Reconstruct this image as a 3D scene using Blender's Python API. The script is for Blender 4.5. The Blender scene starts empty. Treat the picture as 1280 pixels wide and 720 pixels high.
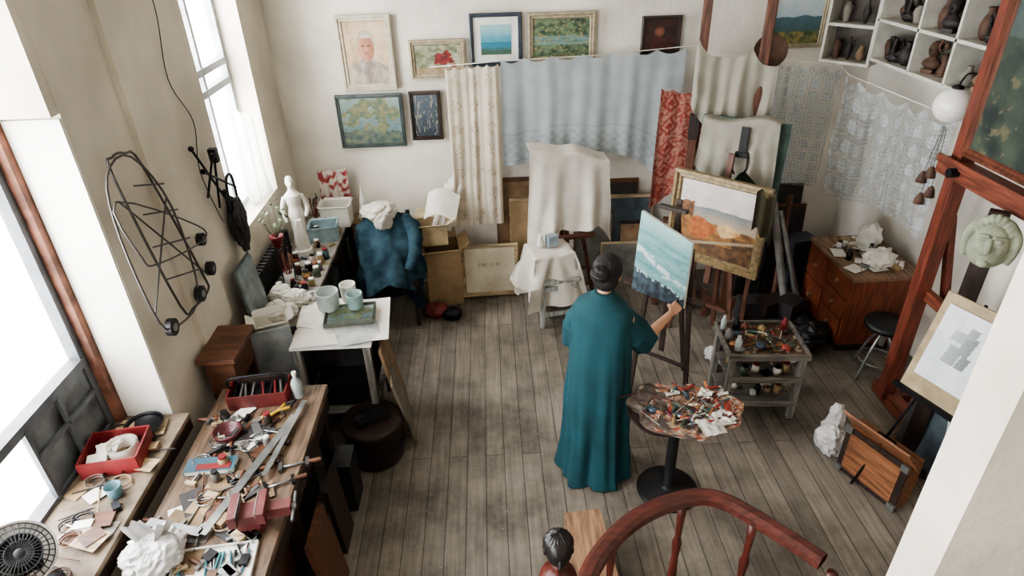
import bpy, math, random
from mathutils import Vector, Matrix, Euler, noise
random.seed(7)
pi=math.pi
def lin(v):
    v=v/255.0
    return v/12.92 if v<=0.04045 else ((v+0.055)/1.055)**2.4
def C(r,g,b): return (lin(r),lin(g),lin(b))
def mixc(a,b,t):
    t=max(0,min(1,t)); return tuple(a[i]*(1-t)+b[i]*t for i in range(3))
def ss(a,b,x):
    t=max(0,min(1,(x-a)/(b-a))); return t*t*(3-2*t)
def nz(x,y,s,seed=0): return noise.noise(Vector((x*s,y*s,seed*3.7+.5)))
def fb(x,y,s,seed=0): return nz(x,y,s,seed)+.5*nz(x,y,s*2.1,seed+1)+.25*nz(x,y,s*4.3,seed+2)

# ---------------------------------------------------------------- materials
MC={}
def newmat(name):
    m=bpy.data.materials.new(name); m.use_nodes=True
    nt=m.node_tree; b=nt.nodes["Principled BSDF"]
    return m,nt,b
def M(name,c,r=.6,metal=0,var=.18,scale=9,bump=.15,bs=60,stretch=None,c2=None):
    if name in MC: return MC[name]
    m,nt,b=newmat(name); N=nt.nodes; L=nt.links
    tc=N.new("ShaderNodeTexCoord"); mp=N.new("ShaderNodeMapping"); L.new(tc.outputs["Object"],mp.inputs[0])
    if stretch: mp.inputs["Scale"].default_value=stretch
    n=N.new("ShaderNodeTexNoise"); n.inputs["Scale"].default_value=scale; n.inputs["Detail"].default_value=5; L.new(mp.outputs[0],n.inputs[0])
    cr=N.new("ShaderNodeValToRGB"); L.new(n.outputs[0],cr.inputs[0])
    d=c2 if c2 else tuple(x*(1-var*1.6) for x in c)
    li=c if c2 else tuple(min(1,x*(1+var)) for x in c)
    cr.color_ramp.elements[0].position=.35; cr.color_ramp.elements[1].position=.65
    cr.color_ramp.elements[0].color=(*d,1); cr.color_ramp.elements[1].color=(*li,1)
    L.new(cr.outputs[0],b.inputs["Base Color"])
    b.inputs["Roughness"].default_value=r; b.inputs["Metallic"].default_value=metal
    if bump>0:
        n2=N.new("ShaderNodeTexNoise"); n2.inputs["Scale"].default_value=bs; n2.inputs["Detail"].default_value=4; L.new(mp.outputs[0],n2.inputs[0])
        bp=N.new("ShaderNodeBump"); bp.inputs["Strength"].default_value=bump; bp.inputs["Distance"].default_value=.01
        L.new(n2.outputs[0],bp.inputs["Height"]); L.new(bp.outputs[0],b.inputs["Normal"])
    MC[name]=m; return m
def wood(name,c,r=.5,axis='x'):
    st={'x':(1,9,9),'y':(9,1,9),'z':(9,9,1)}[axis]
    return M(name,c,r,var=.3,scale=5,bump=.12,bs=20,stretch=st)
def attrmat(name,r=.55,bump=.25,bs=90):
    if name in MC: return MC[name]
    m,nt,b=newmat(name); N=nt.nodes; L=nt.links
    a=N.new("ShaderNodeAttribute"); a.attribute_name="Col"
    n=N.new("ShaderNodeTexNoise"); n.inputs["Scale"].default_value=bs
    tc=N.new("ShaderNodeTexCoord"); L.new(tc.outputs["Object"],n.inputs[0])
    mx=N.new("ShaderNodeMix"); mx.data_type='RGBA'; mx.blend_type='OVERLAY'; mx.inputs[0].default_value=.35
    L.new(a.outputs["Color"],mx.inputs[6]); L.new(n.outputs[0],mx.inputs[7]); L.new(mx.outputs[2],b.inputs["Base Color"])
    bp=N.new("ShaderNodeBump"); bp.inputs["Strength"].default_value=bump; bp.inputs["Distance"].default_value=.004
    L.new(n.outputs[0],bp.inputs["Height"]); L.new(bp.outputs[0],b.inputs["Normal"])
    b.inputs["Roughness"].default_value=r
    MC[name]=m; return m
def clothmat(name,c,alpha=1.0,trans=.25,lace=None,c2=None):
    if name in MC: return MC[name]
    m=bpy.data.materials.new(name); m.use_nodes=True; nt=m.node_tree; N=nt.nodes; L=nt.links; N.clear()
    out=N.new("ShaderNodeOutputMaterial")
    tc=N.new("ShaderNodeTexCoord")
    n=N.new("ShaderNodeTexNoise"); n.inputs["Scale"].default_value=7; n.inputs["Detail"].default_value=5; L.new(tc.outputs["Object"],n.inputs[0])
    cr=N.new("ShaderNodeValToRGB"); L.new(n.outputs[0],cr.inputs[0])
    cr.color_ramp.elements[0].position=.3; cr.color_ramp.elements[1].position=.7
    cr.color_ramp.elements[0].color=(*(c2 or tuple(x*.82 for x in c)),1); cr.color_ramp.elements[1].color=(*c,1)
    a=N.new("ShaderNodeAttribute"); a.attribute_name="Col"
    mx=N.new("ShaderNodeMix"); mx.data_type='RGBA'; mx.blend_type='MULTIPLY'; mx.inputs[0].default_value=1
    L.new(cr.outputs[0],mx.inputs[6]); L.new(a.outputs["Color"],mx.inputs[7])
    di=N.new("ShaderNodeBsdfDiffuse"); tr=N.new("ShaderNodeBsdfTranslucent"); L.new(mx.outputs[2],di.inputs[0]); L.new(mx.outputs[2],tr.inputs[0])
    n2=N.new("ShaderNodeTexNoise"); n2.inputs["Scale"].default_value=150; L.new(tc.outputs["Object"],n2.inputs[0])
    bp=N.new("ShaderNodeBump"); bp.inputs["Strength"].default_value=.2; bp.inputs["Distance"].default_value=.003; L.new(n2.outputs[0],bp.inputs["Height"]); L.new(bp.outputs[0],di.inputs["Normal"])
    ms=N.new("ShaderNodeMixShader"); ms.inputs[0].default_value=trans; L.new(di.outputs[0],ms.inputs[1]); L.new(tr.outputs[0],ms.inputs[2])
    last=ms.outputs[0]
    if alpha<1 or lace:
        tp=N.new("ShaderNodeBsdfTransparent"); m2=N.new("ShaderNodeMixShader"); L.new(tp.outputs[0],m2.inputs[1]); L.new(last,m2.inputs[2])
        m2.inputs[0].default_value=alpha
        if lace:
            uv=N.new("ShaderNodeUVMap"); uv.uv_map="UVMap"
            vo=N.new("ShaderNodeTexVoronoi"); vo.inputs["Scale"].default_value=lace; vo.inputs["Randomness"].default_value=.0; L.new(uv.outputs[0],vo.inputs["Vector"])
            vo2=N.new("ShaderNodeTexVoronoi"); vo2.inputs["Scale"].default_value=lace*.22; vo2.inputs["Randomness"].default_value=.0; L.new(uv.outputs[0],vo2.inputs["Vector"])
            r1=N.new("ShaderNodeValToRGB"); L.new(vo.outputs["Distance"],r1.inputs[0])
            r1.color_ramp.elements[0].position=.25; r1.color_ramp.elements[0].color=(.6,.6,.6,1); r1.color_ramp.elements[1].position=.5; r1.color_ramp.elements[1].color=(1,1,1,1)
            r2=N.new("ShaderNodeValToRGB"); L.new(vo2.outputs["Distance"],r2.inputs[0])
            r2.color_ramp.elements[0].position=.28; r2.color_ramp.elements[0].color=(1,1,1,1); r2.color_ramp.elements[1].position=.36; r2.color_ramp.elements[1].color=(0.45,0.45,0.45,1)
            mm=N.new("ShaderNodeMath"); mm.operation='MULTIPLY'; L.new(r1.outputs[0],mm.inputs[0]); L.new(r2.outputs[0],mm.inputs[1])
            m3=N.new("ShaderNodeMath"); m3.operation='MULTIPLY'; L.new(mm.outputs[0],m3.inputs[0]); m3.inputs[1].default_value=alpha
            L.new(m3.outputs[0],m2.inputs[0])
        last=m2.outputs[0]
    L.new(last,out.inputs[0]); MC[name]=m; return m

# ---------------------------------------------------------------- builder
class B:
    def __init__(s): s.v=[];s.f=[];s.mi=[];s.sm=[];s.mats=[];s.col={};s.uv={}
    def m(s,mat):
        if mat not in s.mats: s.mats.append(mat)
        return s.mats.index(mat)
    def add(s,vs,fs,mat,sm=False,cols=None,uvs=None):
        o=len(s.v); s.v+= [tuple(p) for p in vs]; k=s.m(mat)
        for f in fs: s.f.append(tuple(i+o for i in f)); s.mi.append(k); s.sm.append(sm)
        if cols:
            for i,c in enumerate(cols): s.col[o+i]=c
        if uvs:
            for i,c in enumerate(uvs): s.uv[o+i]=c
    def box(s,c,sz,mat,rot=(0,0,0),taper=1.0):
        R=Euler(rot).to_matrix(); c=Vector(c); vs=[]
        for z in(-1,1):
            t=taper if z>0 else 1
            for x,y in((-1,-1),(1,-1),(1,1),(-1,1)):
                vs.append(c+R@Vector((x*sz[0]/2*t,y*sz[1]/2*t,z*sz[2]/2)))
        s.add(vs,[(3,2,1,0),(4,5,6,7),(0,1,5,4),(1,2,6,5),(2,3,7,6),(3,0,4,7)],mat)
    def bar(s,p0,p1,w,d,mat,up=(0,0,1)):
        p0=Vector(p0);p1=Vector(p1); z=(p1-p0).normalized(); u=Vector(up)
        if abs(z.dot(u))>.98: u=Vector((0,1,0))
        x=u.cross(z).normalized(); y=z.cross(x)
        vs=[]
        for p in(p0,p1):
            for a,b in((-1,-1),(1,-1),(1,1),(-1,1)): vs.append(p+x*a*w/2+y*b*d/2)
        s.add(vs,[(3,2,1,0),(4,5,6,7),(0,1,5,4),(1,2,6,5),(2,3,7,6),(3,0,4,7)],mat)
    def cyl(s,p0,p1,r,mat,r2=None,seg=16,cap=True):
        if r2 is None: r2=r
        p0=Vector(p0);p1=Vector(p1); q=(p1-p0).to_track_quat('Z','X'); vs=[];fs=[]
        for p,rr in((p0,r),(p1,r2)):
            for i in range(seg):
                a=2*pi*i/seg; vs.append(p+q@Vector((math.cos(a)*rr,math.sin(a)*rr,0)))
        for i in range(seg): j=(i+1)%seg; fs.append((i,j,seg+j,seg+i))
        s.add(vs,fs,mat,True)
        if cap: s.add(vs,[tuple(range(seg-1,-1,-1)),tuple(range(seg,2*seg))],mat)
    def sph(s,c,r,mat,rot=(0,0,0),nu=18,nv=11,disp=None):
        if not hasattr(r,'__len__'): r=(r,r,r)
        R=Euler(rot).to_matrix(); c=Vector(c); vs=[c+R@Vector((0,0,-r[2]))]
        for j in range(1,nv):
            t=-pi/2+pi*j/nv
            for i in range(nu):
                a=2*pi*i/nu; d=Vector((math.cos(t)*math.cos(a),math.cos(t)*math.sin(a),math.sin(t)))
                k=1+(disp(d) if disp else 0)
                vs.append(c+R@Vector((d.x*r[0]*k,d.y*r[1]*k,d.z*r[2]*k)))
        vs.append(c+R@Vector((0,0,r[2]))); n=len(vs)-1; fs=[]
        for i in range(nu):
            j=(i+1)%nu; fs.append((0,1+j,1+i)); fs.append((n,1+(nv-2)*nu+i,1+(nv-2)*nu+j))
            for k in range(nv-2): fs.append((1+k*nu+i,1+k*nu+j,1+(k+1)*nu+j,1+(k+1)*nu+i))
        s.add(vs,fs,mat,True)
    def lathe(s,c,prof,mat,seg=24,rot=(0,0,0),sm=True,sx=1,sy=1):
        R=Euler(rot).to_matrix(); c=Vector(c); vs=[];fs=[]
        for r,z in prof:
            for i in range(seg):
                a=2*pi*i/seg; vs.append(c+R@Vector((math.cos(a)*r*sx,math.sin(a)*r*sy,z)))
        for k in range(len(prof)-1):
            for i in range(seg):
                j=(i+1)%seg; fs.append((k*seg+i,k*seg+j,(k+1)*seg+j,(k+1)*seg+i))
        fs.append(tuple(range(seg-1,-1,-1))); o=(len(prof)-1)*seg; fs.append(tuple(range(o,o+seg)))
        s.add(vs,fs,mat,sm)
    def tube(s,pts,r,mat,seg=8,close=False,rs=None,smooth=0):
        P=[Vector(p) for p in pts]
        if smooth:
            Q=[];n=len(P)
            rng=range(n) if close else range(n-1)
            RS=[]
            for i in rng:
                p0=P[(i-1)%n] if close or i>0 else P[0]; p1=P[i]; p2=P[(i+1)%n]; p3=P[(i+2)%n] if close or i+2<n else P[-1]
                for k in range(smooth):
                    t=k/smooth
                    Q.append(.5*((2*p1)+(p2-p0)*t+(2*p0-5*p1+4*p2-p3)*t*t+(-p0+3*p1-3*p2+p3)*t**3))
                    if rs: RS.append(rs[i]*(1-t)+rs[(i+1)%n]*t)
            if not close:
                Q.append(P[-1])
                if rs: RS.append(rs[-1])
            P=Q
            if rs: rs=RS
        n=len(P); vs=[];fs=[]; X=None
        for i,p in enumerate(P):
            if close: t=(P[(i+1)%n]-P[i-1])
            else: t=P[min(i+1,n-1)]-P[max(i-1,0)]
            if t.length<1e-9: t=Vector((0,0,1))
            t.normalize()
            if X is None: X=t.orthogonal().normalized()
            X=(X-t*X.dot(t)); X=X.normalized() if X.length>1e-6 else t.orthogonal().normalized(); Y=t.cross(X)
            rr=rs[i] if rs else r
            for k in range(seg):
                a=2*pi*k/seg; vs.append(p+X*math.cos(a)*rr+Y*math.sin(a)*rr)
        for i in range(n if close else n-1):
            ii=(i+1)%n
            for k in range(seg):
                kk=(k+1)%seg; fs.append((i*seg+k,i*seg+kk,ii*seg+kk,ii*seg+k))
        if not close: fs.append(tuple(range(seg-1,-1,-1))); fs.append(tuple(range((n-1)*seg,n*seg)))
        s.add(vs,fs,mat,True)
    def surf(s,fn,nu,nv,mat,sm=True,closeu=False,col=None,uvscale=(1,1),flip=False):
        vs=[];cs=[];uv=[];fs=[]; mu=nu if closeu else nu+1
        for j in range(nv+1):
            for i in range(mu):
                u=i/nu;w=j/nv; vs.append(fn(u,w)); uv.append((u*uvscale[0],w*uvscale[1]))
                if col: cs.append(col(u,w))
        for j in range(nv):
            for i in range(nu):
                i2=(i+1)%mu; f=(j*mu+i,j*mu+i2,(j+1)*mu+i2,(j+1)*mu+i)
                fs.append(f[::-1] if flip else f)
        s.add(vs,fs,mat,sm,cs or None,uv)
    def prism(s,pts,z0,z1,mat):
        n=len(pts); vs=[(x,y,z0) for x,y in pts]+[(x,y,z1) for x,y in pts]
        fs=[tuple(range(n-1,-1,-1)),tuple(range(n,2*n))]+[(i,(i+1)%n,n+(i+1)%n,n+i) for i in range(n)]
        s.add(vs,fs,mat)
    def cap(s,p0,p1,r0,r1,mat):
        s.sph(p0,r0,mat,nu=14,nv=10); s.sph(p1,r1,mat,nu=14,nv=10); s.cyl(p0,p1,r0,mat,r1,seg=14)
    def done(s,name,loc=(0,0,0),rot=(0,0,0),parent=None,bevel=0,solid=0,sub=0,remesh=0,sm_it=0):
        me=bpy.data.meshes.new(name); me.from_pydata(s.v,[],s.f)
        for m in s.mats: me.materials.append(m)
        me.polygons.foreach_set("material_index",s.mi); me.polygons.foreach_set("use_smooth",s.sm)
        a=me.attributes.new("Col",'FLOAT_COLOR','POINT'); buf=[]
        for i in range(len(s.v)):
            c=s.col.get(i,(1,1,1)) or (1,1,1); buf+= [c[0],c[1],c[2],1]
        a.data.foreach_set("color",buf)
        if s.uv:
            ul=me.uv_layers.new(name="UVMap"); ub=[]
            for l in me.loops: ub+=list(s.uv.get(l.vertex_index,(0,0)))
            ul.data.foreach_set("uv",ub)
        me.update()
        o=bpy.data.objects.new(name,me); bpy.context.collection.objects.link(o); o.location=loc; o.rotation_euler=rot
        if parent: o.parent=parent
        if remesh:
            md=o.modifiers.new("remesh",'REMESH'); md.mode='VOXEL'; md.voxel_size=remesh; md.use_smooth_shade=True
        if sm_it:
            md=o.modifiers.new("smooth",'SMOOTH'); md.factor=.5; md.iterations=sm_it
        if solid:
            md=o.modifiers.new("solid",'SOLIDIFY'); md.thickness=solid
        if bevel:
            md=o.modifiers.new("bevel",'BEVEL'); md.width=bevel; md.segments=2; md.limit_method='ANGLE'; md.angle_limit=math.radians(50)
        return o
def empty(name,loc=(0,0,0),rot=(0,0,0)):
    e=bpy.data.objects.new(name,None); bpy.context.collection.objects.link(e); e.location=loc; e.rotation_euler=rot; return e

# ---------------------------------------------------------------- base materials
plaster=M("plaster_white",C(219,214,204),.9,var=.13,scale=1.4,bump=.9,bs=8)
plaster_l=M("plaster_cream",C(208,200,186),.85,var=.11,scale=1.6,bump=.4,bs=6)
plaster_w=M("plaster_panel",C(224,221,214),.8,var=.06,scale=2,bump=.2,bs=6)
plaster_st=M("plaster_stair",C(228,218,204),.9,var=.09,scale=3,bump=.9,bs=14)
dark=M("dark_metal",C(26,26,30),.45,.5,bump=.05)
darkwood=wood("dark_wood",C(46,33,28),.5,'z')
brown=wood("brown_wood",C(94,60,42),.5,'x')
brownz=wood("brown_wood_z",C(96,62,48),.5,'z')
redwood=wood("red_wood",C(80,32,24),.4,'z')
orange=wood("orange_wood",C(118,62,40),.5,'z')
pale=wood("pale_wood",C(172,152,122),.6,'x')
greyw=wood("grey_wood",C(110,105,98),.7,'x')
greywz=wood("grey_wood_z",C(120,116,109),.7,'z')
benchw=wood("bench_wood",C(100,81,65),.55,'y')
white=M("white_paint",C(216,214,207),.6,var=.06)
paper=M("paper_white",C(220,216,207),.8,var=.05,bump=.05)
card=M("cardboard",C(154,130,100),.85,var=.1)
gypsum=M("gypsum",C(220,217,209),.8,var=.05,bump=.1)
steel=M("steel",C(142,144,144),.35,.8,bump=.02)
black=M("black_plastic",C(20,20,22),.5,var=.1,bump=.05)
redp=M("red_paint",C(116,34,36),.5)
linen=clothmat("white_linen",C(226,220,209),trans=.15)
linen_p=clothmat("printed_linen",C(210,201,185),trans=.15)
greycloth=clothmat("grey_linen",C(164,160,148),trans=.15)
gold=M("gilt_frame",C(144,126,94),.5,.2,var=.25,scale=30,bump=.4,bs=80)
cream=M("cream_frame",C(190,181,161),.6,var=.12,scale=20)
ATT=attrmat("painted_canvas")
ATTP=attrmat("oil_paint",.35,.6,60)

# ---------------------------------------------------------------- room shell
XL,XR,YB=-1.9,3.55,6.0
fm,nt,b=newmat("floor_boards"); N=nt.nodes;L=nt.links
tc=N.new("ShaderNodeTexCoord"); mp=N.new("ShaderNodeMapping"); mp.inputs["Rotation"].default_value=(0,0,pi/2); L.new(tc.outputs["Object"],mp.inputs[0])
br=N.new("ShaderNodeTexBrick"); L.new(mp.outputs[0],br.inputs["Vector"])
br.inputs["Scale"].default_value=1; br.inputs["Brick Width"].default_value=3.4; br.inputs["Row Height"].default_value=.132; br.inputs["Mortar Size"].default_value=.003; br.inputs["Mortar Smooth"].default_value=.4
br.inputs["Color1"].default_value=(*C(136,128,117),1); br.inputs["Color2"].default_value=(*C(117,110,101),1); br.inputs["Mortar"].default_value=(*C(54,49,45),1)
mp2=N.new("ShaderNodeMapping"); mp2.inputs["Scale"].default_value=(26,1.6,1); L.new(tc.outputs["Object"],mp2.inputs[0])
n1=N.new("ShaderNodeTexNoise"); n1.inputs["Scale"].default_value=1.5; n1.inputs["Detail"].default_value=8; L.new(mp2.outputs[0],n1.inputs[0])
r1=N.new("ShaderNodeValToRGB"); r1.color_ramp.elements[0].position=.3; r1.color_ramp.elements[0].color=(.7,.68,.65,1); r1.color_ramp.elements[1].position=.7; r1.color_ramp.elements[1].color=(1.1,1.1,1.1,1); L.new(n1.outputs[0],r1.inputs[0])
x1=N.new("ShaderNodeMix"); x1.data_type='RGBA'; x1.blend_type='MULTIPLY'; x1.inputs[0].default_value=1; L.new(br.outputs[0],x1.inputs[6]); L.new(r1.outputs[0],x1.inputs[7])
n2=N.new("ShaderNodeTexNoise"); n2.inputs["Scale"].default_value=1.5; n2.inputs["Detail"].default_value=9; n2.inputs["Roughness"].default_value=.68; L.new(tc.outputs["Object"],n2.inputs[0])
r2=N.new("ShaderNodeValToRGB"); r2.color_ramp.elements[0].position=.36; r2.color_ramp.elements[0].color=(.42,.41,.40,1); r2.color_ramp.elements[1].position=.58; r2.color_ramp.elements[1].color=(1.1,1.1,1.1,1); L.new(n2.outputs[0],r2.inputs[0])
x2=N.new("ShaderNodeMix"); x2.data_type='RGBA'; x2.blend_type='MULTIPLY'; x2.inputs[0].default_value=1; L.new(x1.outputs[2],x2.inputs[6]); L.new(r2.outputs[0],x2.inputs[7])
vo=N.new("ShaderNodeTexVoronoi"); vo.inputs["Scale"].default_value=14; L.new(tc.outputs["Object"],vo.inputs[0])
r3=N.new("ShaderNodeValToRGB"); r3.color_ramp.elements[0].position=.06; r3.color_ramp.elements[0].color=(.4,.4,.4,1); r3.color_ramp.elements[1].position=.1; r3.color_ramp.elements[1].color=(0,0,0,1); L.new(vo.outputs["Distance"],r3.inputs[0])
x3=N.new("ShaderNodeMix"); x3.data_type='RGBA'; L.new(r3.outputs[0],x3.inputs[0]); L.new(x2.outputs[2],x3.inputs[6]); x3.inputs[7].default_value=(*C(160,155,148),1)
L.new(x3.outputs[2],b.inputs["Base Color"]); b.inputs["Roughness"].default_value=.6
bp=N.new("ShaderNodeBump"); bp.inputs["Strength"].default_value=.5; bp.inputs["Distance"].default_value=.008; bp.invert=True; L.new(br.outputs["Fac"],bp.inputs["Height"]); L.new(bp.outputs[0],b.inputs["Normal"])
q=B(); q.box((.65,2,-.05),(5.9,8.2,.1),fm); q.done("floor")
q=B(); q.box((.65,6.1,2.3),(5.9,.2,4.6),plaster); q.done("wall_back")
q=B(); q.box((3.63,2,2.3),(.16,8.2,4.6),plaster); q.done("wall_right")
q=B(); q.box((.65,-2.1,2.3),(5.9,.2,4.6),plaster); q.done("wall_rear")
q=B(); q.box((.65,2,4.65),(5.9,8.2,.1),plaster); q.done("ceiling")
q=B()
def lw(y0,y1,z0,z1,x0=-2.3,x1=XL,m=plaster_l): q.box(((x0+x1)/2,(y0+y1)/2,(z0+z1)/2),(x1-x0,y1-y0,z1-z0),m)
lw(-2,-1.5,0,4.6); lw(1.15,1.5,0,4.6); lw(2.92,4.42,0,4.6); lw(5.42,6,0,4.6)
lw(-1.5,1.15,0,.95); lw(-1.5,1.15,2.9,4.6); lw(1.5,2.92,0,.92); lw(1.5,2.92,3.3,4.6); lw(4.42,5.42,0,1.35); lw(4.42,5.42,3.4,4.6)
lw(3.42,3.86,1.0,4.6,XL,XL+.035)
lw(2.86,2.93,2.68,4.6,-2.28,XL-.005); lw(2.905,2.925,.95,2.66,-2.16,XL-.004,plaster_w)
q.done("wall_left")
q=B(); q.box((2.43,1.28,2.3),(2.24,.16,4.6),plaster_st); q.done("wall_stair")
q=B(); q.box((-2.2,2.885,2.1),(.07,.05,2.34),M("brick_red_trim",C(120,80,64),.8,var=.35)); q.done("trim_1")
glass=bpy.data.materials.new("window_glass"); glass.use_nodes=True; nt=glass.node_tree; nt.nodes.clear()
o_=nt.nodes.new("ShaderNodeOutputMaterial"); t_=nt.nodes.new("ShaderNodeBsdfTransparent"); g_=nt.nodes.new("ShaderNodeBsdfGlossy"); g_.inputs["Roughness"].default_value=.05; m_=nt.nodes.new("ShaderNodeMixShader"); m_.inputs[0].default_value=.06
nt.links.new(t_.outputs[0],m_.inputs[1]); nt.links.new(g_.outputs[0],m_.inputs[2]); nt.links.new(m_.outputs[0],o_.inputs[0])
refl_glass=M("painted_reflection_glass",C(84,88,90),.3,var=.6,scale=5)  # dark mottled colour painted in for foliage reflected in the lower sash
def window(name,y0,y1,z0,z1,nm,zs,fr,x=-2.24,low=None):
    q=B(); w=.05
    for yy in(y0,y1): q.box((x,yy,(z0+z1)/2),(.06,w,z1-z0),fr)
    for k in range(1,nm): q.box((x,y0+(y1-y0)*k/nm,(z0+z1)/2),(.05,w*.8,z1-z0),fr)
    for zz in[z0,z1]+zs: q.box((x,(y0+y1)/2,zz),(.07,y1-y0,w),fr)
    q.box((x-.01,(y0+y1)/2,(z0+z1)/2),(.006,y1-y0,z1-z0),glass)
    if low: 
        q.box((x+.012,(low[0]+low[1])/2,(z0+low[2])/2),(.012,low[1]-low[0],low[2]-z0),refl_glass)
        for k in range(0,2): q.box((x+.03,low[0]+(low[1]-low[0])*k/2,(z0+low[2])/2),(.02,.02,low[2]-z0),fr)
        q.box((x+.03,(low[0]+low[1])/2,(z0+low[2])/2+.05),(.02,low[1]-low[0],.02),fr)
    return q.done(name)
wfr=M("window_frame_grey",C(84,88,92),.5); wfw=M("window_frame_white",C(160,166,168),.5)
window("window_1",1.52,2.84,.95,3.27,1,[1.40],wfr,low=(2.3,2.82,1.38))
window("window_2",4.44,5.40,1.37,3.38,2,[2.3,2.45],wfw,x=-2.1)
window("added_window",-1.48,1.13,.97,2.88,3,[2.0],wfr)  # out of view near the camera, added to get light onto the stair wall
def area(name,loc,rot,sx,sy,p,c=(1,1,1)):
    l=bpy.data.lights.new(name,'AREA'); l.shape='RECTANGLE'; l.size=sx; l.size_y=sy; l.energy=p; l.color=c
    o=bpy.data.objects.new(name,l); bpy.context.collection.objects.link(o); o.location=loc; o.rotation_euler=rot; return o
area("daylight_1",(-2.42,2.2,2.1),(0,-pi/2,0),2.5,1.6,180,(.98,.99,1))
area("daylight_2",(-2.42,4.92,2.4),(0,-pi/2,0),2.2,1.2,200,(.98,.99,1))
area("added_window_light",(-2.42,-.2,1.9),(0,-pi/2,0),2.1,2.8,90,(.98,.99,1))  # area light behind the added, unseen window; brightens the stair wall
w=bpy.data.worlds.new("sky"); bpy.context.scene.world=w; w.use_nodes=True
w.node_tree.nodes["Background"].inputs[0].default_value=(.97,.99,1,1); w.node_tree.nodes["Background"].inputs[1].default_value=8.5

# ---------------------------------------------------------------- camera
f=800.0
dn=Vector((42/f,1360/f,1)).normalized(); Yv=Vector((-40/f,-469.4/f,1)).normalized(); Zv=-dn; Xv=Yv.cross(Zv).normalized()
R=Matrix(((Xv.x,-Xv.y,-Xv.z),(Yv.x,-Yv.y,-Yv.z),(Zv.x,-Zv.y,-Zv.z)))
cam=bpy.data.cameras.new("camera"); cam.lens=22.5; cam.sensor_width=36; cam.clip_start=.05
co=bpy.data.objects.new("camera",cam); bpy.context.collection.objects.link(co)
co.matrix_world=Matrix.Translation((0,0,3.4))@R.to_4x4(); bpy.context.scene.camera=co

# ---------------------------------------------------------------- paintings
def picture(name,w,h,fn,loc,rot=(0,0,0),b=.05,fm=cream,pp=0,ppc=None,depth=.03,n=80):
    q=B(); iw,ih=w-2*b,h-2*b
    if b>0:
        def ring(x,z,y): return [(-x,y,-z),(x,y,-z),(x,y,z),(-x,y,z)]
        rs=[ring(w/2,h/2,0),ring(w/2,h/2,-depth),ring(w/2-b*.35,h/2-b*.35,-depth*1.15),ring(w/2-b*.5,h/2-b*.5,-depth*.7),ring(w/2-b*.8,h/2-b*.8,-depth*.8),ring(iw/2,ih/2,-depth*.35)]
        vs=sum(rs,[]); fs=[]
        for k in range(len(rs)-1):
            for i in range(4): j=(i+1)%4; fs.append((k*4+i,k*4+j,(k+1)*4+j,(k+1)*4+i))
        q.add(vs,fs,fm)
    q.box((0,-.004,0),(w-.01,.008,h-.01),card)
    if pp: q.box((0,-depth*.3,0),(iw,.004,ih),ppc)
    cw,ch=iw-2*pp,ih-2*pp; yy=-depth*.3-.005 if b>0 else -.012
    nx=max(8,int(n*min(1,cw/ch))); ny=max(8,int(n*min(1,ch/cw)))
    q.surf(lambda u,v:((u-.5)*cw,yy,(v-.5)*ch),nx,ny,ATT,False,col=fn)
    return q.done(name,loc,rot)
def f_portrait(u,v):
    c=mixc(C(206,184,156),C(176,148,118),.5+fb(u,v,4,1))
    if v<.34+.1*math.cos((u-.5)*5): c=mixc(C(180,168,156),C(130,118,112),.5+fb(u,v,5,2)+(.3 if abs(u-.5)<.04 else 0))
    dx,dy=(u-.5)/.2,(v-.6)/.24; d=dx*dx+dy*dy
    if d<1: c=mixc(C(190,144,118),C(146,94,74),.4+.6*dx+.4*fb(u,v,8,3))
    if d<1 and dy>.62: c=C(192,180,164)
    if .8<d<1.35 and dy>.1: c=C(174,158,142)
    for ex in(.43,.57):
        if abs(u-ex)<.035 and abs(v-.62)<.012: c=C(96,68,56)
    if abs(v-.5)<.012 and abs(u-.5)<.05: c=C(130,78,66)
    if abs(u-.5)<.015 and .52<v<.6: c=C(200,150,122)
    return c
def f_flowers(u,v):
    c=mixc(C(92,100,70),C(160,158,138),.5+fb(u,v,5,4)) 
    for x,y,r in((.55,.6,.14),(.62,.42,.13),(.5,.4,.1),(.7,.66,.13),(.76,.45,.12),(.86,.25,.08)):
        if (u-x)**2*1.6+(v-y)**2<r*r*(1+fb(u,v,9,5)): c=mixc(C(132,44,42),C(86,28,30),.5+fb(u,v,12,6))
    if v<.2: c=mixc(c,C(150,120,90),.6)
    return c
def f_blueland(u,v):
    c=mixc(C(70,140,160),C(140,180,184),ss(.45,.9,v)+.2*fb(u,v,3,7))
    if v<.42: c=mixc(C(40,112,136),C(60,84,66),ss(.3,.1,v)+.3*fb(u,v,6,8))
    return c
def f_pond(u,v):
    c=mixc(C(42,62,50),C(104,122,92),.5+fb(u,v,7,9))
    if .3<v<.55: c=mixc(c,C(110,142,140),.5+.6*nz(u,v*3,5,10))
    if fb(u,v,16,11)>.4: c=C(146,134,92)
    return c
def f_dark(u,v):
    d=((u-.45)/.16)**2+((v-.62)/.18)**2
    c=mixc(C(40,28,26),C(66,40,34),.5+fb(u,v,4,12))
    if v<.42 and abs(u-.5)<.35: c=mixc(C(80,36,34),C(44,26,28),.5+fb(u,v,6,12))
    if d<1: c=mixc(C(128,82,64),C(66,40,36),d+.3*fb(u,v,8,13))
    return c
def f_tree(u,v):
    c=mixc(C(84,112,120),C(130,146,142),v+.4*fb(u,v,4,14))
    k=1.5*fb(u,v,5,15)-((u-.5)/.6)**2-((v-.65)/.5)**2
    if k>-.55: c=mixc(C(128,126,90),C(84,102,86),.5+fb(u,v,14,16))
    if v<.28+.08*fb(u,v,5,17): c=mixc(C(62,82,82),C(106,112,92),.5+fb(u,v,10,18))
    return c
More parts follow.
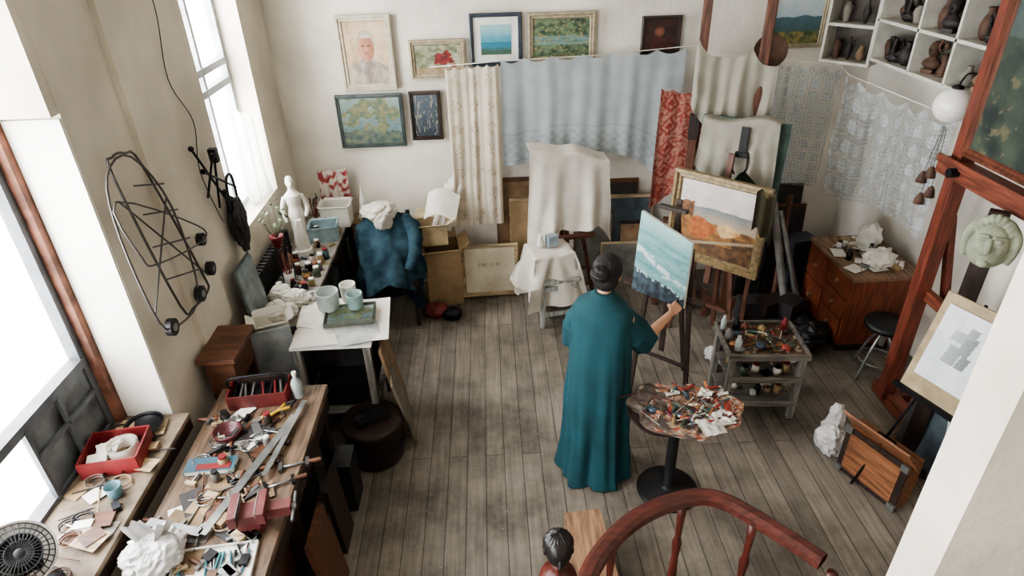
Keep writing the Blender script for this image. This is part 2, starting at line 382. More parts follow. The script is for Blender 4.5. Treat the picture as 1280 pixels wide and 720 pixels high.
def f_boats(u,v):
    c=mixc(C(38,48,58),C(78,90,100),v+.4*fb(u,v,6,19))
    if fb(u*2,v,9,20)>.35: c=C(134,128,114)
    return c
def f_hills(u,v):
    c=mixc(C(116,146,164),C(180,192,192),v+.2*fb(u,v,4,21))
    if v<.55+.1*nz(u,0,4,22): c=mixc(C(76,106,128),C(66,88,78),1-v+.2*fb(u,v,5,23))
    if v<.25: c=mixc(C(136,124,76),C(62,84,58),.5+fb(u,v,8,24))
    return c
def f_sea(u,v):
    hz=.80
    if v>hz: return mixc(C(124,164,164),C(150,180,176),ss(hz,1,v)+.3*fb(u,v,3,25))
    c=mixc(C(84,136,140),C(128,166,164),.45+.9*nz(u*.7+v*.5,v*4,4,26)+.2*fb(u,v,9,27))
    sh=v-.62+.42*u*.6+.03*nz(u,0,6,3)
    if abs(sh+.06)<.035 and nz(u,v,9,28)>-.25: c=mixc(c,C(206,218,214),.7)
    if nz(u-v*.9,v*3.2,5,28)>.36 and v<.55: c=mixc(c,C(200,212,208),.6)
    e=.30-.12*u+.1*nz(u,0,5,29)
    if v<e: c=mixc(C(70,86,96),C(34,40,48),.5+1.2*fb(u,v,14,30))
    if .0<e-v<.03 and nz(u,v,20,2)>0: c=C(180,196,196)
    return c
def f_autumn(u,v):
    c=mixc(C(222,212,204),C(194,186,186),.5+fb(u,v,3,31))
    h=.66+.06*nz(u,0,3,32)
    if v<h: c=mixc(C(120,128,132),C(168,154,136),(h-v)*6+.3*fb(u,v,6,33))
    if u<.2 and v<.72+.1*nz(u,v,9,3): c=mixc(C(136,94,58),C(84,60,44),.5+fb(u,v,12,34))
    h2=.52-.1*u+.05*nz(u,0,5,35)
    if v<h2: c=mixc(C(166,114,62),C(106,76,48),.5+fb(u,v,9,36))
    if ((u-.3)/.17)**2+((v-.38)/.14)**2<1+fb(u,v,6,37): c=mixc(C(184,110,60),C(150,78,44),.5+fb(u,v,14,38))
    if ((u-.66)/.14)**2+((v-.42)/.08)**2<1+fb(u,v,8,37): c=mixc(C(216,188,136),C(184,136,90),.5+fb(u,v,12,39))
    if v<.2+.1*nz(u,0,4,40) or (u>.74 and v<.34): c=mixc(C(70,52,38),C(120,88,56),.5+fb(u,v,10,41))
    if abs(v-.08-.25*u)<.02: c=C(156,142,114)
    return c
def f_forest(u,v):
    c=mixc(C(28,38,36),C(58,70,56),.5+fb(u,v,6,42)) 
    if v>.7: c=mixc(c,C(78,94,94),.5)
    if fb(u,v,13,43)>.5: c=C(88,84,62)
    return c
def f_sketch(u,v):
    c=mixc(C(210,214,216),C(196,202,206),.5+fb(u,v,3,44))
    for x,y,w_,h_,s in((.3,.3,.26,.26,156),(.5,.48,.22,.26,136),(.28,.6,.26,.14,172),(.58,.3,.18,.18,126),(.52,.7,.18,.14,150)):
        if x<u-.25*(v-y)<x+w_ and y<v<y+h_: c=mixc(C(s,s+4,s+6),C(s-24,s-20,s-16),(u-x)/w_)
    return c
def wall_pic(name,x0,x1,z0,z1,fn,b,fmt,**k):
    return picture(name,x1-x0,z1-z0,fn,((x0+x1)/2,5.985,(z0+z1)/2),b=b,fm=fmt,**k)
navy=M("navy_frame",C(58,66,76),.5); oak=M("oak_frame",C(156,145,122),.6,var=.15,scale=25); dfr=M("dark_frame",C(58,48,42),.5)
teal=M("teal_frame",C(76,86,86),.5,var=.2)
wall_pic("portrait_painting",-1.29,-.82,2.04,2.67,f_portrait,.055,cream)
wall_pic("flower_painting",-.68,-.19,2.12,2.45,f_flowers,.045,oak)
wall_pic("lake_painting",-.14,.32,2.21,2.65,f_blueland,.035,navy,pp=.06,ppc=white)
wall_pic("pond_painting",.37,.97,2.22,2.64,f_pond,.055,oak)
wall_pic("dark_portrait_painting",1.38,1.73,2.26,2.58,f_dark,.025,dfr)
wall_pic("hill_painting",2.53,3.02,2.27,2.75,f_hills,.04,oak)
wall_pic("tree_painting",-1.4,-.79,1.51,2.0,f_tree,.035,teal)
wall_pic("boat_painting",-.73,-.44,1.56,2.01,f_boats,.035,dfr)

# ---------------------------------------------------------------- hanging cloths
def curtain(p0,p1,drop,mat,folds=7,amp=.03,sag=.03,bot=None,nu=90,nv=40,col=None,uvs=(1,1),seed=0,topn=5,skew=0):
    p0=Vector(p0);p1=Vector(p1); d=(p1-p0); t=d.normalized(); n=Vector((t.y,-t.x,0))
    def fn(u,v):
        base=p0+d*(u+skew*v)
        a=amp*(.3+.7*v); ph=2.2*nz(u,v*.4,3.1,seed)
        o=a*(math.sin(u*folds*2*pi+seed+ph+.6*math.sin(v*2+seed))*(.5+.8*abs(nz(u,0,4,seed+5)))+.35*math.sin(u*folds*5.3*pi+2*seed+ph)+1.3*nz(u,v,2.5,seed))
        z=-drop*v*(bot(u) if bot else 1)
        zz=-sag*abs(math.sin(u*topn*pi+.4*math.sin(u*9)))*(1-v)
        return base+n*(o+.01)+Vector((0,0,z+zz))
    q=B(); q.surf(fn,nu,nv,mat,True,col=col,uvscale=uvs); return q
def c_embr(u,v):
    x=(u*3)%1;y=(v*7)%1
    c=(1,1,1)
    if .08<u<.92 and (x-.5)**2+(y-.5)**2<.08+.12*nz(u,v*3,12,1) and nz(u,v*3,30,2)>0: c=mixc((.95,.9,.82),(.58,.47,.35),.5+nz(u,v*2,40,2))
    if abs(abs(u-.5)-.45)<.02: c=(.88,.84,.76)
    return c
curtain((-.37,5.82,2.24),(.10,5.82,2.26),1.52,linen_p,2.5,.022,.03,nu=120,nv=160,col=c_embr).done("embroidered_curtain")
def c_sheer(u,v):
    k=.95+.05*nz(u,0,9,3)
    if v>.74: k*=.86 if (int(u*34)+int(v*22))%2 else 1.0
    if .68<v<.7 or .95<v<.97: k*=.82
    return (k*.98,k,k*1.01)
sheer=clothmat("sheer_curtain",C(188,196,198),alpha=.88,trans=.25)
curtain((.12,5.84,2.29),(1.76,5.84,2.33),1.15,sheer,4,.018,.04,bot=lambda u:.84-.06*math.sin(u*pi)+.24*ss(.6,1,u)+.02*math.sin(u*14),nu=200,nv=70,seed=2,col=c_sheer,topn=7).done("sheer_curtain")
redc=clothmat("red_brocade",(1,1,1),trans=.05,c2=(.9,.9,.9))
def c_red(u,v):
    x=(u*3)%1-.5;y=(v*5+.5*(int(u*3)%2))%1-.5
    r=abs(x)+abs(y); R1=C(138,68,62); P1=C(174,132,118)
    return R1 if r<.16 or .3<r<.4 else mixc(R1,P1,.5+1.1*nz(u,v*1.6,28,4))
curtain((1.50,5.6,2.05),(2.10,5.55,1.95),1.14,redc,2,.025,.02,bot=lambda u:1-.5*u,nu=110,nv=130,col=c_red,seed=1,skew=-.04).done("red_patterned_cloth")
curtain((1.70,5.36,2.50),(2.30,5.14,2.40),.8,greycloth,2.2,.05,.12,bot=lambda u:.58+.34*math.sin(u*2.4+.3)+.06*math.sin(u*11),seed=6,topn=1.6).done("beige_drape")
lace=clothmat("lace_white",C(184,191,194),alpha=.97,trans=.25,lace=26)
curtain((2.46,5.82,2.22),(3.12,5.7,2.14),1.12,lace,2.5,.025,.05,uvs=(1,1.7),seed=4).done("lace_curtain")
curtain((3.02,5.42,2.14),(3.0,3.95,2.16),.88,lace,3.5,.035,.06,bot=lambda u:1.12-.22*u+.05*math.sin(u*8),nu=150,uvs=(1.8,1),seed=5,topn=5).done("lace_curtain")
q=B(); q.tube([(-.5,5.86,2.24),(.11,5.86,2.27),(1.0,5.86,2.29),(1.8,5.86,2.34),(2.46,5.84,2.23),(3.12,5.72,2.15),(3.04,5.42,2.14),(3.02,3.9,2.17)],.004,white,6); q.done("clothes_line")
curtain((-2.02,5.0,2.2),(-1.96,5.38,2.0),.85,clothmat("white_net",C(214,214,210),alpha=.9,trans=.5),3,.03,.02,seed=8).done("window_curtain")

def drape(name,loc,a,b,ov,zt,mat,rot=0,fold=.03,seed=0,nu=70,flare=.25,zmin=.02):
    def fn(u,v):
        s=(u-.5)*2*(a+ov); t=(v-.5)*2*(b+ov)
        ox=max(abs(s)-a,0); oy=max(abs(t)-b,0)
        dr=(ox**3+oy**3)**(1/3.)
        ang=math.atan2(t,s)
        fl=dr*flare*(.5+.5*math.sin(ang*9+seed))+fold*math.sin(ang*13+seed*2)*min(1,dr*6)
        x=max(-a,min(a,s))+math.copysign(1,s)*((fl+.012) if ox>0 else 0); y=max(-b,min(b,t))+math.copysign(1,t)*((fl+.012) if oy>0 else 0)
        z=max(zmin,zt-dr*(1-.1*math.sin(ang*5+seed)-.1*math.sin(ang*2+1))+.012*nz(s,t,9,seed))
        return (x,y,z)
    q=B(); q.surf(fn,nu,nu,mat,True); return q.done(name,loc,(0,0,rot))

# ---------------------------------------------------------------- still life stool and draped easel
def stool(name,loc,rot,w,h,mat):
    q=B()
    q.box((0,0,h-.015),(w,w,.03),mat)
    for x in(-1,1):
        for y in(-1,1):
            q.bar((x*(w/2-.03),y*(w/2-.03),0),(x*(w/2-.045),y*(w/2-.045),h-.03),.04,.04,mat)
    for z in(.14,h-.09):
        for s in(-1,1):
            q.bar((-w/2+.04,s*(w/2-.03),z),(w/2-.04,s*(w/2-.03),z),.02,.045,mat); q.bar((s*(w/2-.03),-w/2+.04,z),(s*(w/2-.03),w/2-.04,z),.02,.045,mat)
    return q.done(name,loc,(0,0,rot),bevel=.003)
wst=wood("white_stool_wood",C(156,158,154),.6,'z')
stool("white_stool",(.54,5.20,0),.2,.38,.5,wst)
q=B(); q.box((0,0,.10),(.27,.25,.2),card); q.done("still_life_plinth",(.52,5.22,.502),(0,0,.2),bevel=.003)
drape("white_tablecloth",(.50,5.22,.0),.18,.15,.46,.74,linen,.25,fold=.02,seed=1,nu=90,flare=.22,zmin=.1)
q=B(); q.box((0,0,.05),(.1,.08,.1),M("blue_grey_box",C(140,152,162),.6)); q.lathe((-.1,.03,0),[(.03,0),(.035,.04),(.02,.09),(.028,.12)],gypsum); q.done("still_life_box",(.52,5.24,.755),(0,0,.4),bevel=.002)
def easel(name,loc,rot,h,mat,spread=.34,shelf=.7,legback=.45,thick=.04,top=.08):
    q=B()
    q.bar((-spread,0,0),(-top,.12,h*.8),thick,thick*.7,mat); q.bar((spread,0,0),(top,.12,h*.8),thick,thick*.7,mat)
    q.bar((0,.02,shelf*.7),(0,.16,h),thick*1.3,thick*.7,mat)
    q.bar((0,legback,0),(0,.15,h*.85),thick,thick*.7,mat)
    q.bar((-spread*.75,.02,h*.22),(spread*.75,.02,h*.22),thick,thick*.6,mat); q.bar((-.13,.1,h*.72),(.13,.1,h*.72),thick,thick*.6,mat)
    q.bar((-spread*.95,-.02,shelf),(spread*.95,-.02,shelf),thick*1.7,thick*.7,mat)
    return q.done(name,loc,(0,0,rot),bevel=.003)
easel("draped_easel",(.70,5.52,0),.15,1.5,brownz,legback=.3,spread=.28)
def fd(u,v):
    x=-.40+.80*u
    fold=.04*math.sin(u*13+v*2+2*nz(u,v,2,8))+.018*math.sin(u*29+3*v)+.05*nz(u,v,3,3)
    zt=1.62-.05*ss(.0,.5,u)-.10*ss(.55,1,u)+.02*nz(u,0,4,2)
    g=ss(.1,.3,v)
    if v<.1: return (x*.92,.16-.16*(v/.1),zt-.03*(v/.1))
    w=(v-.1)/.9
    return (x*(.92+.10*w),-.02-.1*w+fold*w*1.1,zt-.03-w*(.78+.12*math.sin(u*5+1.2)+.05*math.sin(u*13)))
q=B(); q.surf(fd,100,60,linen,True); q.done("white_drape",(.70,5.48,0),(0,0,.15))

def panels(name,loc,rot,items,step=.07):
    q=B(); y=0
    for (x,w,h,m1,m2) in items:
        lean=-.1
        q.box((x,y-.01-h*.05,h/2),(w,.02,h),m1,(lean,0,0)); q.box((x,y-.023-h*.05,h/2),(w*.93,.006,h*.93),m2,(lean,0,0)); y-=step
    return q.done(name,loc,(0,0,rot),bevel=.002)
bl=M("canvas_blue",C(74,86,94),.7); gr=M("canvas_grey",C(110,108,101),.7); dg=M("canvas_dark",C(50,48,48),.7); tn=M("canvas_tan",C(124,100,76),.8)
panels("stacked_canvases",(1.25,5.97,0),0,[(-.1,.6,1.1,brown,dg),(.1,.5,.95,pale,bl),(-.25,.4,.8,brown,gr),(.18,.35,.7,darkwood,tn),(.02,.4,.5,pale,gr)],.05)
panels("stacked_canvases",(.18,5.98,0),0,[(.06,.42,1.15,brown,tn),(.12,.28,.95,pale,card)],.04)
panels("stacked_canvases",(2.85,5.92,0),-.1,[(0,.5,1.0,darkwood,dg),(.1,.4,.8,brown,dg),(-.1,.35,.65,pale,gr)],.05)
def f_draw(u,v):
    c=mixc(C(206,198,178),C(190,178,156),.5+fb(u,v,3,50))
    if .25<u<.75 and .6<v<.66 and nz(u,0,40,3)>-.1: c=C(160,148,126)
    return c
picture("leaning_framed_drawing",.58,.54,f_draw,(-.06,5.70,.275),(-.2,0,.04),b=.04,fm=pale)

# ---------------------------------------------------------------- chair with jacket
ch=empty("jacket_chair",(-.98,5.34,0),(0,0,.12))
q=B()
for x in(-.2,.2):
    q.bar((x,-.2,0),(x,-.2,.46),.04,.04,darkwood); q.bar((x,.2,0),(x,.26,1.0),.04,.04,darkwood)
q.box((0,0,.46),(.46,.44,.04),darkwood); q.bar((-.2,.255,.95),(.2,.255,.95),.08,.03,darkwood); q.bar((-.2,.235,.7),(.2,.235,.7),.05,.025,darkwood)
for s in(-.2,.2): q.bar((s,-.2,.2),(s,.22,.2),.025,.03,darkwood)
q.done("frame",parent=ch,bevel=.004)
jk=clothmat("blue_jacket",C(66,90,102),trans=.0,c2=C(32,46,56)); nv_=clothmat("navy_cloth",C(36,42,52),trans=0)
def fj(u,v):
    a=u*2*pi
    rx=.24+.06*math.sin(v*2.4); ry=.06+.22*v
    rd_=noise.noise(Vector((math.cos(a)*2.0,math.sin(a)*2.0,v*2.5)))
    fo=1+.05*math.sin(7*a+v*5)+.05*(1-abs(2*abs(rd_)))+.22*rd_+.06*noise.noise(Vector((math.cos(a)*6,math.sin(a)*6,v*8)))
    close=ss(-.02,.14,v)
    return (math.cos(a)*rx*fo*close,.17-.20*v+math.sin(a)*ry*fo*close,1.10-.60*v-.10*abs(math.cos(a))*close+.04*math.sin(3*a)*v)
q=B(); q.surf(fj,110,50,jk,True,closeu=True)
q.tube([(.17,.12,1.0),(.24,-.0,.88),(.235,-.12,.74),(.16,-.2,.60)],.06,jk,14,rs=[.05,.065,.06,.045],smooth=6)
q.surf(lambda u,v:((u-.5)*.54,-.28+.45*v+.02*math.sin(u*11),.50+.04*nz(u,v,6,7)-.26*ss(.3,0,v)*(.7+.3*math.sin(u*8))),40,24,nv_)
q.done("jacket",parent=ch)
q=B()
def shirtd(d):
    return .22*noise.noise(d*2.2+Vector((3,1,0)))+.14*(.4-abs(noise.noise(d*4.5))*1.5)
q.sph((-.05,.12,1.07),(.16,.12,.085),linen,disp=shirtd,nu=70,nv=44)
q.sph((-.02,.03,.99),(.08,.05,.11),linen,(.3,0,.2),disp=shirtd,nu=50,nv=36)
q.done("white_shirt",parent=ch)

# ---------------------------------------------------------------- boxes and papers in the corner
def cbox(name,loc,rot,w,d,h,m,fl=.12):
    q=B(); t=.008
    q.box((0,0,t),(w,d,t),m)
    for s in(-1,1):
        q.box((s*w/2,0,h/2),(t,d,h),m); q.box((0,s*d/2,h/2),(w,t,h),m)
        q.box((s*(w/2+fl*.4),0,h+fl*.25),(fl,d,t),m,(0,-s*.6,0)); q.box((0,s*(d/2+fl*.4),h+fl*.2),(w,fl,t),m,(s*.5,0,0))
    return q.done(name,loc,(0,0,rot))
cbox("cardboard_box",(-.53,5.66,0),.15,.34,.32,.6,card); cbox("cardboard_box",(-.60,5.64,.66),.1,.28,.24,.2,M("pale_cardboard",C(188,171,138),.8))
q=B()
for i in range(4):
    q.cyl((-.60+.05*i,5.70+.03*(i%2),.72),(-.42+.04*i,5.84,1.16+.05*(i%3)),.03,paper,seg=16)
q.surf(lambda u,v:(-.66+.3*u+.05*v,5.56+.16*v,.92+.2*v+.05*math.sin(u*4)),12,12,paper)
q.done("paper_rolls")
q=B(); q.sph((0,0,.06),(.13,.1,.07),M("red_bag",C(116,52,46),.6),disp=lambda d:.3*noise.noise(d*3),nu=30,nv=18); q.sph((.15,-.06,.05),(.1,.08,.06),dark,disp=lambda d:.3*noise.noise(d*4)); q.done("crumpled_bags",(-.60,5.32,0))

# ---------------------------------------------------------------- counters and workbench on the left
q=B()
q.box((-1.635,4.87,.835),(.44,2.2,.03),M("counter_top",C(146,140,131),.6,var=.2))
for y in(3.8,4.6,5.3,5.93):
    for x in(-1.82,-1.45): q.box((x,y,.41),(.05,.05,.82),darkwood)
q.box((-1.635,4.87,.3),(.4,2.14,.02),darkwood); q.box((-1.44,4.87,.77),(.02,2.16,.1),darkwood)
for y,h,m in((4.0,.35,dg),(4.35,.25,card),(4.8,.38,black),(5.2,.3,M("dull_green",C(60,70,64),.8)),(5.6,.36,dg)): q.box((-1.61,y,.31+h/2),(.3,.28,h),m)
q.done("counter_table",bevel=.003)
q=B()
q.box((-1.16,3.93,.855),(.56,.62,.02),white) 
for x in(-1.4,-.92):
    for y in(3.66,4.2): q.box((x,y,.42),(.05,.05,.84),greywz)
q.box((-1.16,3.93,.25),(.5,.56,.02),greyw); q.box((-1.16,3.95,.62),(.5,.02,.4),dg); q.box((-1.18,3.93,.36),(.34,.4,.2),black)
q.box((-.925,3.93,.6),(.02,.5,.4),dg)
q.done("side_table",bevel=.003)
q=B() 
for i,(x,y,w,h,a,m) in enumerate(((-1.12,3.92,.66,.58,.1,paper),(-1.2,4.02,.4,.42,-.25,paper),(-1.0,3.8,.3,.36,.3,M("grey_paper",C(180,182,180),.8)))):
    q.box((x,y,.872+.006*i),(w,h,.004),m,(.02*(i-1),.02*i,a))
q.done("paper_sheets",(0,0,.004))
picture("landscape_study",.36,.26,f_tree,(-1.07,3.95,.9),(-pi/2,0,.1),b=.02,fm=M("green_grey_frame",C(90,95,85),.7),n=40)
cupm=M("pale_cup",C(174,184,182),.35,bump=0)
def cup(name,loc,r,h,m):
    q=B(); q.lathe((0,0,0),[(r*.8,0),(r*.92,h*.1),(r,h*.9),(r,h),(r*.9,h),(r*.85,h*.2),(0.001,h*.15)],m,28)
    return q.done(name,loc)
cup("paint_cup",(-1.24,4.05,.91),.085,.15,cupm); cup("paint_cup",(-1.04,4.03,.925),.06,.12,M("teal_cup",C(146,174,170),.3,bump=0)); cup("paint_cup",(-1.12,4.2,.89),.06,.14,white)
q=B()
for i,(m,dy,w) in enumerate(((M("sheet_grey",C(130,134,136),.5),0,.42),(M("sheet_white",C(190,192,190),.6),.06,.38),(dg,.12,.42))):
    q.box((-1.62,3.62+dy,.5),(w,.012,.98-.08*i),m,(-.08,0,.35))
q.done("leaning_sheets")
q=B(); q.box((-.80,3.86,.40),(.02,.46,.8),tn,(0,-.14,.12)); q.box((-.74,3.72,.3),(.015,.40,.58),M("board_grey",C(112,104,90),.8),(0,-.2,.2)); q.done("leaning_boards")
q=B(); q.lathe((0,0,0),[(.19,0),(.2,.02),(.2,.28),(.215,.29),(.215,.33),(.19,.335),(.01,.335)],darkwood,32); q.tube([(.202*math.cos(a/16*2*pi),.202*math.sin(a/16*2*pi),.12) for a in range(16)],.008,dark,6,close=True)
q.box((.02,.02,.35),(.2,.14,.02),black,(0,0,.4)); q.lathe((-.06,-.06,.335),[(.04,0),(.045,.06),(.04,.06),(.035,.01)],dark,16)
q.done("round_wooden_stool",(-.93,3.48,0))
q=B()
q.box((-1.43,2.38,.825),(.66,1.72,.05),benchw)
for y in(1.6,2.4,3.15):
    for x in(-1.7,-1.16): q.box((x,y,.4),(.07,.07,.8),darkwood)
q.box((-1.43,2.38,.2),(.6,1.6,.02),darkwood); q.box((-1.12,2.38,.74),(.025,1.66,.12),darkwood)
for y,h,m in((1.9,.4,dg),(2.35,.3,brown),(2.8,.45,black)): q.box((-1.4,y,.21+h/2),(.4,.34,h),m)
q.done("workbench",bevel=.004)
q=B(); q.box((-1.0,2.34,.31),(.03,.3,.6),brown,(0,-.1,0)); q.box((-1.02,2.72,.28),(.03,.22,.54),darkwood,(0,-.06,0)); q.box((-1.04,3.05,.2),(.12,.2,.4),black); q.done("leaning_planks",(.0,0,0.01))
q=B(); q.box((-2.02,2.2,.935),(.42,1.42,.03),M("sill_wood",C(116,102,86),.7,var=.3)); q.box((-1.83,2.2,.89),(.03,1.42,.1),darkwood); q.done("window_sill",bevel=.003)
q=B(); q.box((0,0,1.06),(.24,.4,.035),brown); q.box((.0,-.15,.53),(.18,.03,1.03),brown); q.box((.0,.15,.53),(.18,.03,1.03),brown); q.box((.08,0,.92),(.02,.3,.16),brown); q.done("wooden_step_stool",(-1.75,3.43,0),(0,0,.0),bevel=.004)

ZB=.85
def place(nm,fn,loc,rot=0,**k):
    q=B(); fn(q); return q.done(nm,loc,(0,0,rot),**k)
def toolbox(q):
    q.box((0,0,.005),(.34,.18,.01),redp)
    for s in(-1,1): q.box((0,s*.09,.05),(.34,.008,.1),darkwood if s>0 else M("toolbox_red",C(86,34,32),.5)); q.box((s*.17,0,.05),(.008,.18,.1),redp)
    q.box((0,0,.03),(.32,.16,.04),dark)
    for i in range(9): 
        x=-.14+.035*i; q.cyl((x,-.07,.06),(x+random.uniform(-.03,.03),.07,.07),.008,random.choice([steel,dark,brown,redp]),seg=8)
    q.tube([(-.165,0,.1),(-.15,0,.17),(.15,0,.17),(.165,0,.1)],.008,dark,8,smooth=4)
place("toolbox",toolbox,(-1.48,3.13,ZB),.1,bevel=.002)
gl=M("bottle_plastic",C(165,174,172),.15,bump=0)
place("plastic_bottle",lambda q:(q.lathe((0,0,0),[(.03,0),(.034,.01),(.034,.1),(.03,.12),(.012,.15),(.012,.17)],gl,20),q.cyl((0,0,.17),(0,0,.19),.014,white)),(-1.25,3.13,ZB))
yel=M("yellow_plastic",C(182,148,54),.4)
def pliers(q):
    q.tube([(0,0,.012),(.03,.08,.015),(.01,.16,.012)],.009,yel,8,smooth=4); q.tube([(.05,0,.012),(.03,.08,.015),(.06,.16,.012)],.009,yel,8,smooth=4); q.tube([(.01,.16,.012),(.035,.22,.012),(.06,.16,.012)],.008,dark,8)
place("yellow_pliers",pliers,(-1.42,2.92,ZB+.012),-.7)
cup("dark_red_bowl",(-1.57,2.8,ZB),.08,.05,M("dark_red",C(76,24,30),.4))
def lsquare(q): q.box((0,.3,.004),(.045,.86,.004),steel); q.box((-.16,-.12,.004),(.3,.045,.004),steel)
place("steel_square",lsquare,(-1.42,2.22,ZB+.03),-.28)
place("steel_ruler",lambda q:q.box((0,0,.004),(.03,.6,.003),steel),(-1.23,2.75,ZB+.03),-.12)
def vise(q):
    pr=M("vise_red",C(108,56,56),.5)
    q.cyl((0,0,0),(0,0,.03),.07,pr,seg=24); q.box((0,0,.07),(.1,.1,.09),pr); q.box((-.06,0,.12),(.04,.16,.07),pr); q.box((.07,0,.12),(.04,.16,.07),pr); q.box((.14,0,.09),(.12,.06,.06),pr)
    q.box((-.038,0,.14),(.006,.15,.035),steel); q.box((.048,0,.14),(.006,.15,.035),steel)
    q.cyl((-.08,0,.09),(.22,0,.09),.014,steel); q.cyl((.21,-.09,.09),(.21,.09,.09),.007,steel)
place("bench_vise",vise,(-1.24,2.16,ZB),.15,bevel=.004)
bagm=M("plastic_bag",C(208,207,206),.22,bump=.05)
def crump(q,m,r,seed=0):
    sv=Vector((seed,seed*.7,0))
    q.sph((0,0,r[2]*.8),r,m,disp=lambda d:.32*noise.noise(d*1.7+sv)+.2*(.45-abs(noise.noise(d*3.2+sv))*1.6)+.08*(.4-abs(noise.noise(d*7+sv))*1.6),nu=90,nv=56)
def bag(q):
    crump(q,bagm,(.12,.13,.08),2)
    for s in(-1,1): q.surf(lambda u,v:(s*(.03+.05*v)+.03*(u-.5)*(1+v),.04+.09*(u-.5)*(1-.4*v),.12+.10*v+.012*math.sin(u*12)),14,10,bagm)
place("plastic_bag",bag,(-1.62,1.98,ZB))
def tray(q):
    q.box((0,0,.004),(.36,.22,.008),white)
    for s in(-1,1): q.box((0,s*.11,.012),(.36,.006,.02),white); q.box((s*.18,0,.012),(.006,.22,.02),white)
    for i in range(10): 
        x=random.uniform(-.15,.15);a=random.uniform(-1,1); q.cyl((x,-.06,.015),(x+a*.05,.07,.018),.006,random.choice([steel,dark,yel,redp,M("tool_teal",C(60,120,130),.4)]),seg=8)
place("tool_tray",tray,(-1.35,1.93,ZB),.1)
def book(q,c,w=.2,d=.14,h=.025):
    q.box((0,0,h/2),(w*.97,d*.97,h*.8),paper); q.box((0,0,h),(w,d,.003),c); q.box((0,0,.002),(w,d,.003),c); q.box((-w/2,0,h/2),(.003,d,h),c)
place("paint_box_set",lambda q:(book(q,M("book_teal",C(56,90,104),.5),.26,.1,.03),q.box((.02,-.02,.034),(.18,.04,.003),redp)),(-1.58,2.56,ZB),.05)
def scat(q,n,x0,x1,y0,y1,z,kinds,cols,seed,rs=1):
    rd=random.Random(seed)
    for i in range(n):
        x=rd.uniform(x0,x1);y=rd.uniform(y0,y1);a=rd.uniform(0,pi);k=rd.choice(kinds);m=rd.choice(cols); ca,sa=math.cos(a),math.sin(a)
        if k=='tube':
            l=rd.uniform(.05,.09); q.cyl((x,y,z+.01),(x+ca*l,y+sa*l,z+.012),.011,m,.009,seg=8); q.cyl((x+ca*l,y+sa*l,z+.012),(x+ca*(l+.014),y+sa*(l+.014),z+.012),.006,rd.choice([white,black]),seg=8)
        elif k=='brush':
            l=rd.uniform(.12,.2)
            if x+ca*(l+.03)<x0 or x+ca*(l+.03)>x1: ca=-ca
            if y+sa*(l+.03)>y1: sa=-sa
            q.cyl((x,y,z+.012),(x+ca*l,y+sa*l,z+.018),.003,m,.0045,seg=6); q.cyl((x+ca*l,y+sa*l,z+.018),(x+ca*(l+.03),y+sa*(l+.03),z+.018),.006,darkwood,.002,seg=6)
        elif k=='jar':
            r=rd.uniform(.02,.032);h=rd.uniform(.05,.09); q.lathe((x,y,z),[(r,0),(r,h*.75),(r*.7,h*.85),(r*.75,h)],m,14); q.cyl((x,y,z+h),(x,y,z+h+.012),r*.78,rd.choice([white,redp,black]),seg=14)
        elif k=='paper': q.box((x,y,z+.003+.0007*i),(rd.uniform(.08,.2)*rs,rd.uniform(.08,.16)*rs,.002),m,(0,0,a))
        elif k=='block': q.box((x,y,z+.015),(rd.uniform(.03,.12),rd.uniform(.02,.06),.03),m,(0,0,a))
        elif k=='rag': q.sph((x,y,z+.012),(rd.uniform(.02,.045),rd.uniform(.02,.045),.018),m,disp=lambda d:.5*noise.noise(d*3+Vector((i,0,0))),nu=20,nv=12)
        elif k=='coil': q.tube([(x+math.cos(t*.8)*.045,y+math.sin(t*.8)*.04,z+.008+.002*t) for t in range(14)],.004,m,6,smooth=3)
        elif k=='clamp':
            l=.14; q.tube([(x,y,z+.015),(x+ca*l,y+sa*l,z+.015)],.007,steel,6); q.box((x,y,z+.015),(.02,.06,.02),m,(0,0,a)); q.box((x+ca*l,y+sa*l,z+.015),(.02,.06,.02),m,(0,0,a)); q.cyl((x+ca*l,y+sa*l,z+.015),(x+ca*(l+.07),y+sa*(l+.07),z+.015),.012,brown,seg=8)
PC=[M("paint_"+n,C(*c),.45,bump=.05) for n,c in dict(red=(134,56,46),orange=(156,102,66),ochre=(150,128,88),blue=(60,74,92),teal=(62,90,92),white=(198,193,184),green=(72,84,68),crimson=(88,38,42),grey=(118,116,112)).items()]
WC=[card,brown,steel,dark,pale,greyw,darkwood,dark,dg,steel]
WP=[paper,card,M("kraft",C(120,98,74),.8),dg,greyw,brown]
q=B(); scat(q,44,-1.66,-1.2,2.3,3.02,ZB,['block','jar','brush','coil','clamp','brush'],WC,3); scat(q,16,-1.64,-1.22,2.3,3.0,ZB,['paper'],WP,53); q.done("workbench_clutter")
q=B(); scat(q,34,-1.68,-1.2,1.62,2.35,ZB,['block','brush','block','clamp','coil'],WC,5); scat(q,10,-1.64,-1.22,1.7,2.3,ZB,['paper'],WP,55); q.done("workbench_tools")
q=B(); scat(q,44,-2.16,-1.86,1.6,2.8,.95,['paper','block','brush','paper','coil'],[paper,pale,card,brown,dark,greyw,dark],8); q.done("sill_papers")
q=B(); scat(q,26,-1.65,-1.2,1.7,3.1,.215,['jar','block','rag','coil'],WC,6); q.done("shelf_clutter")
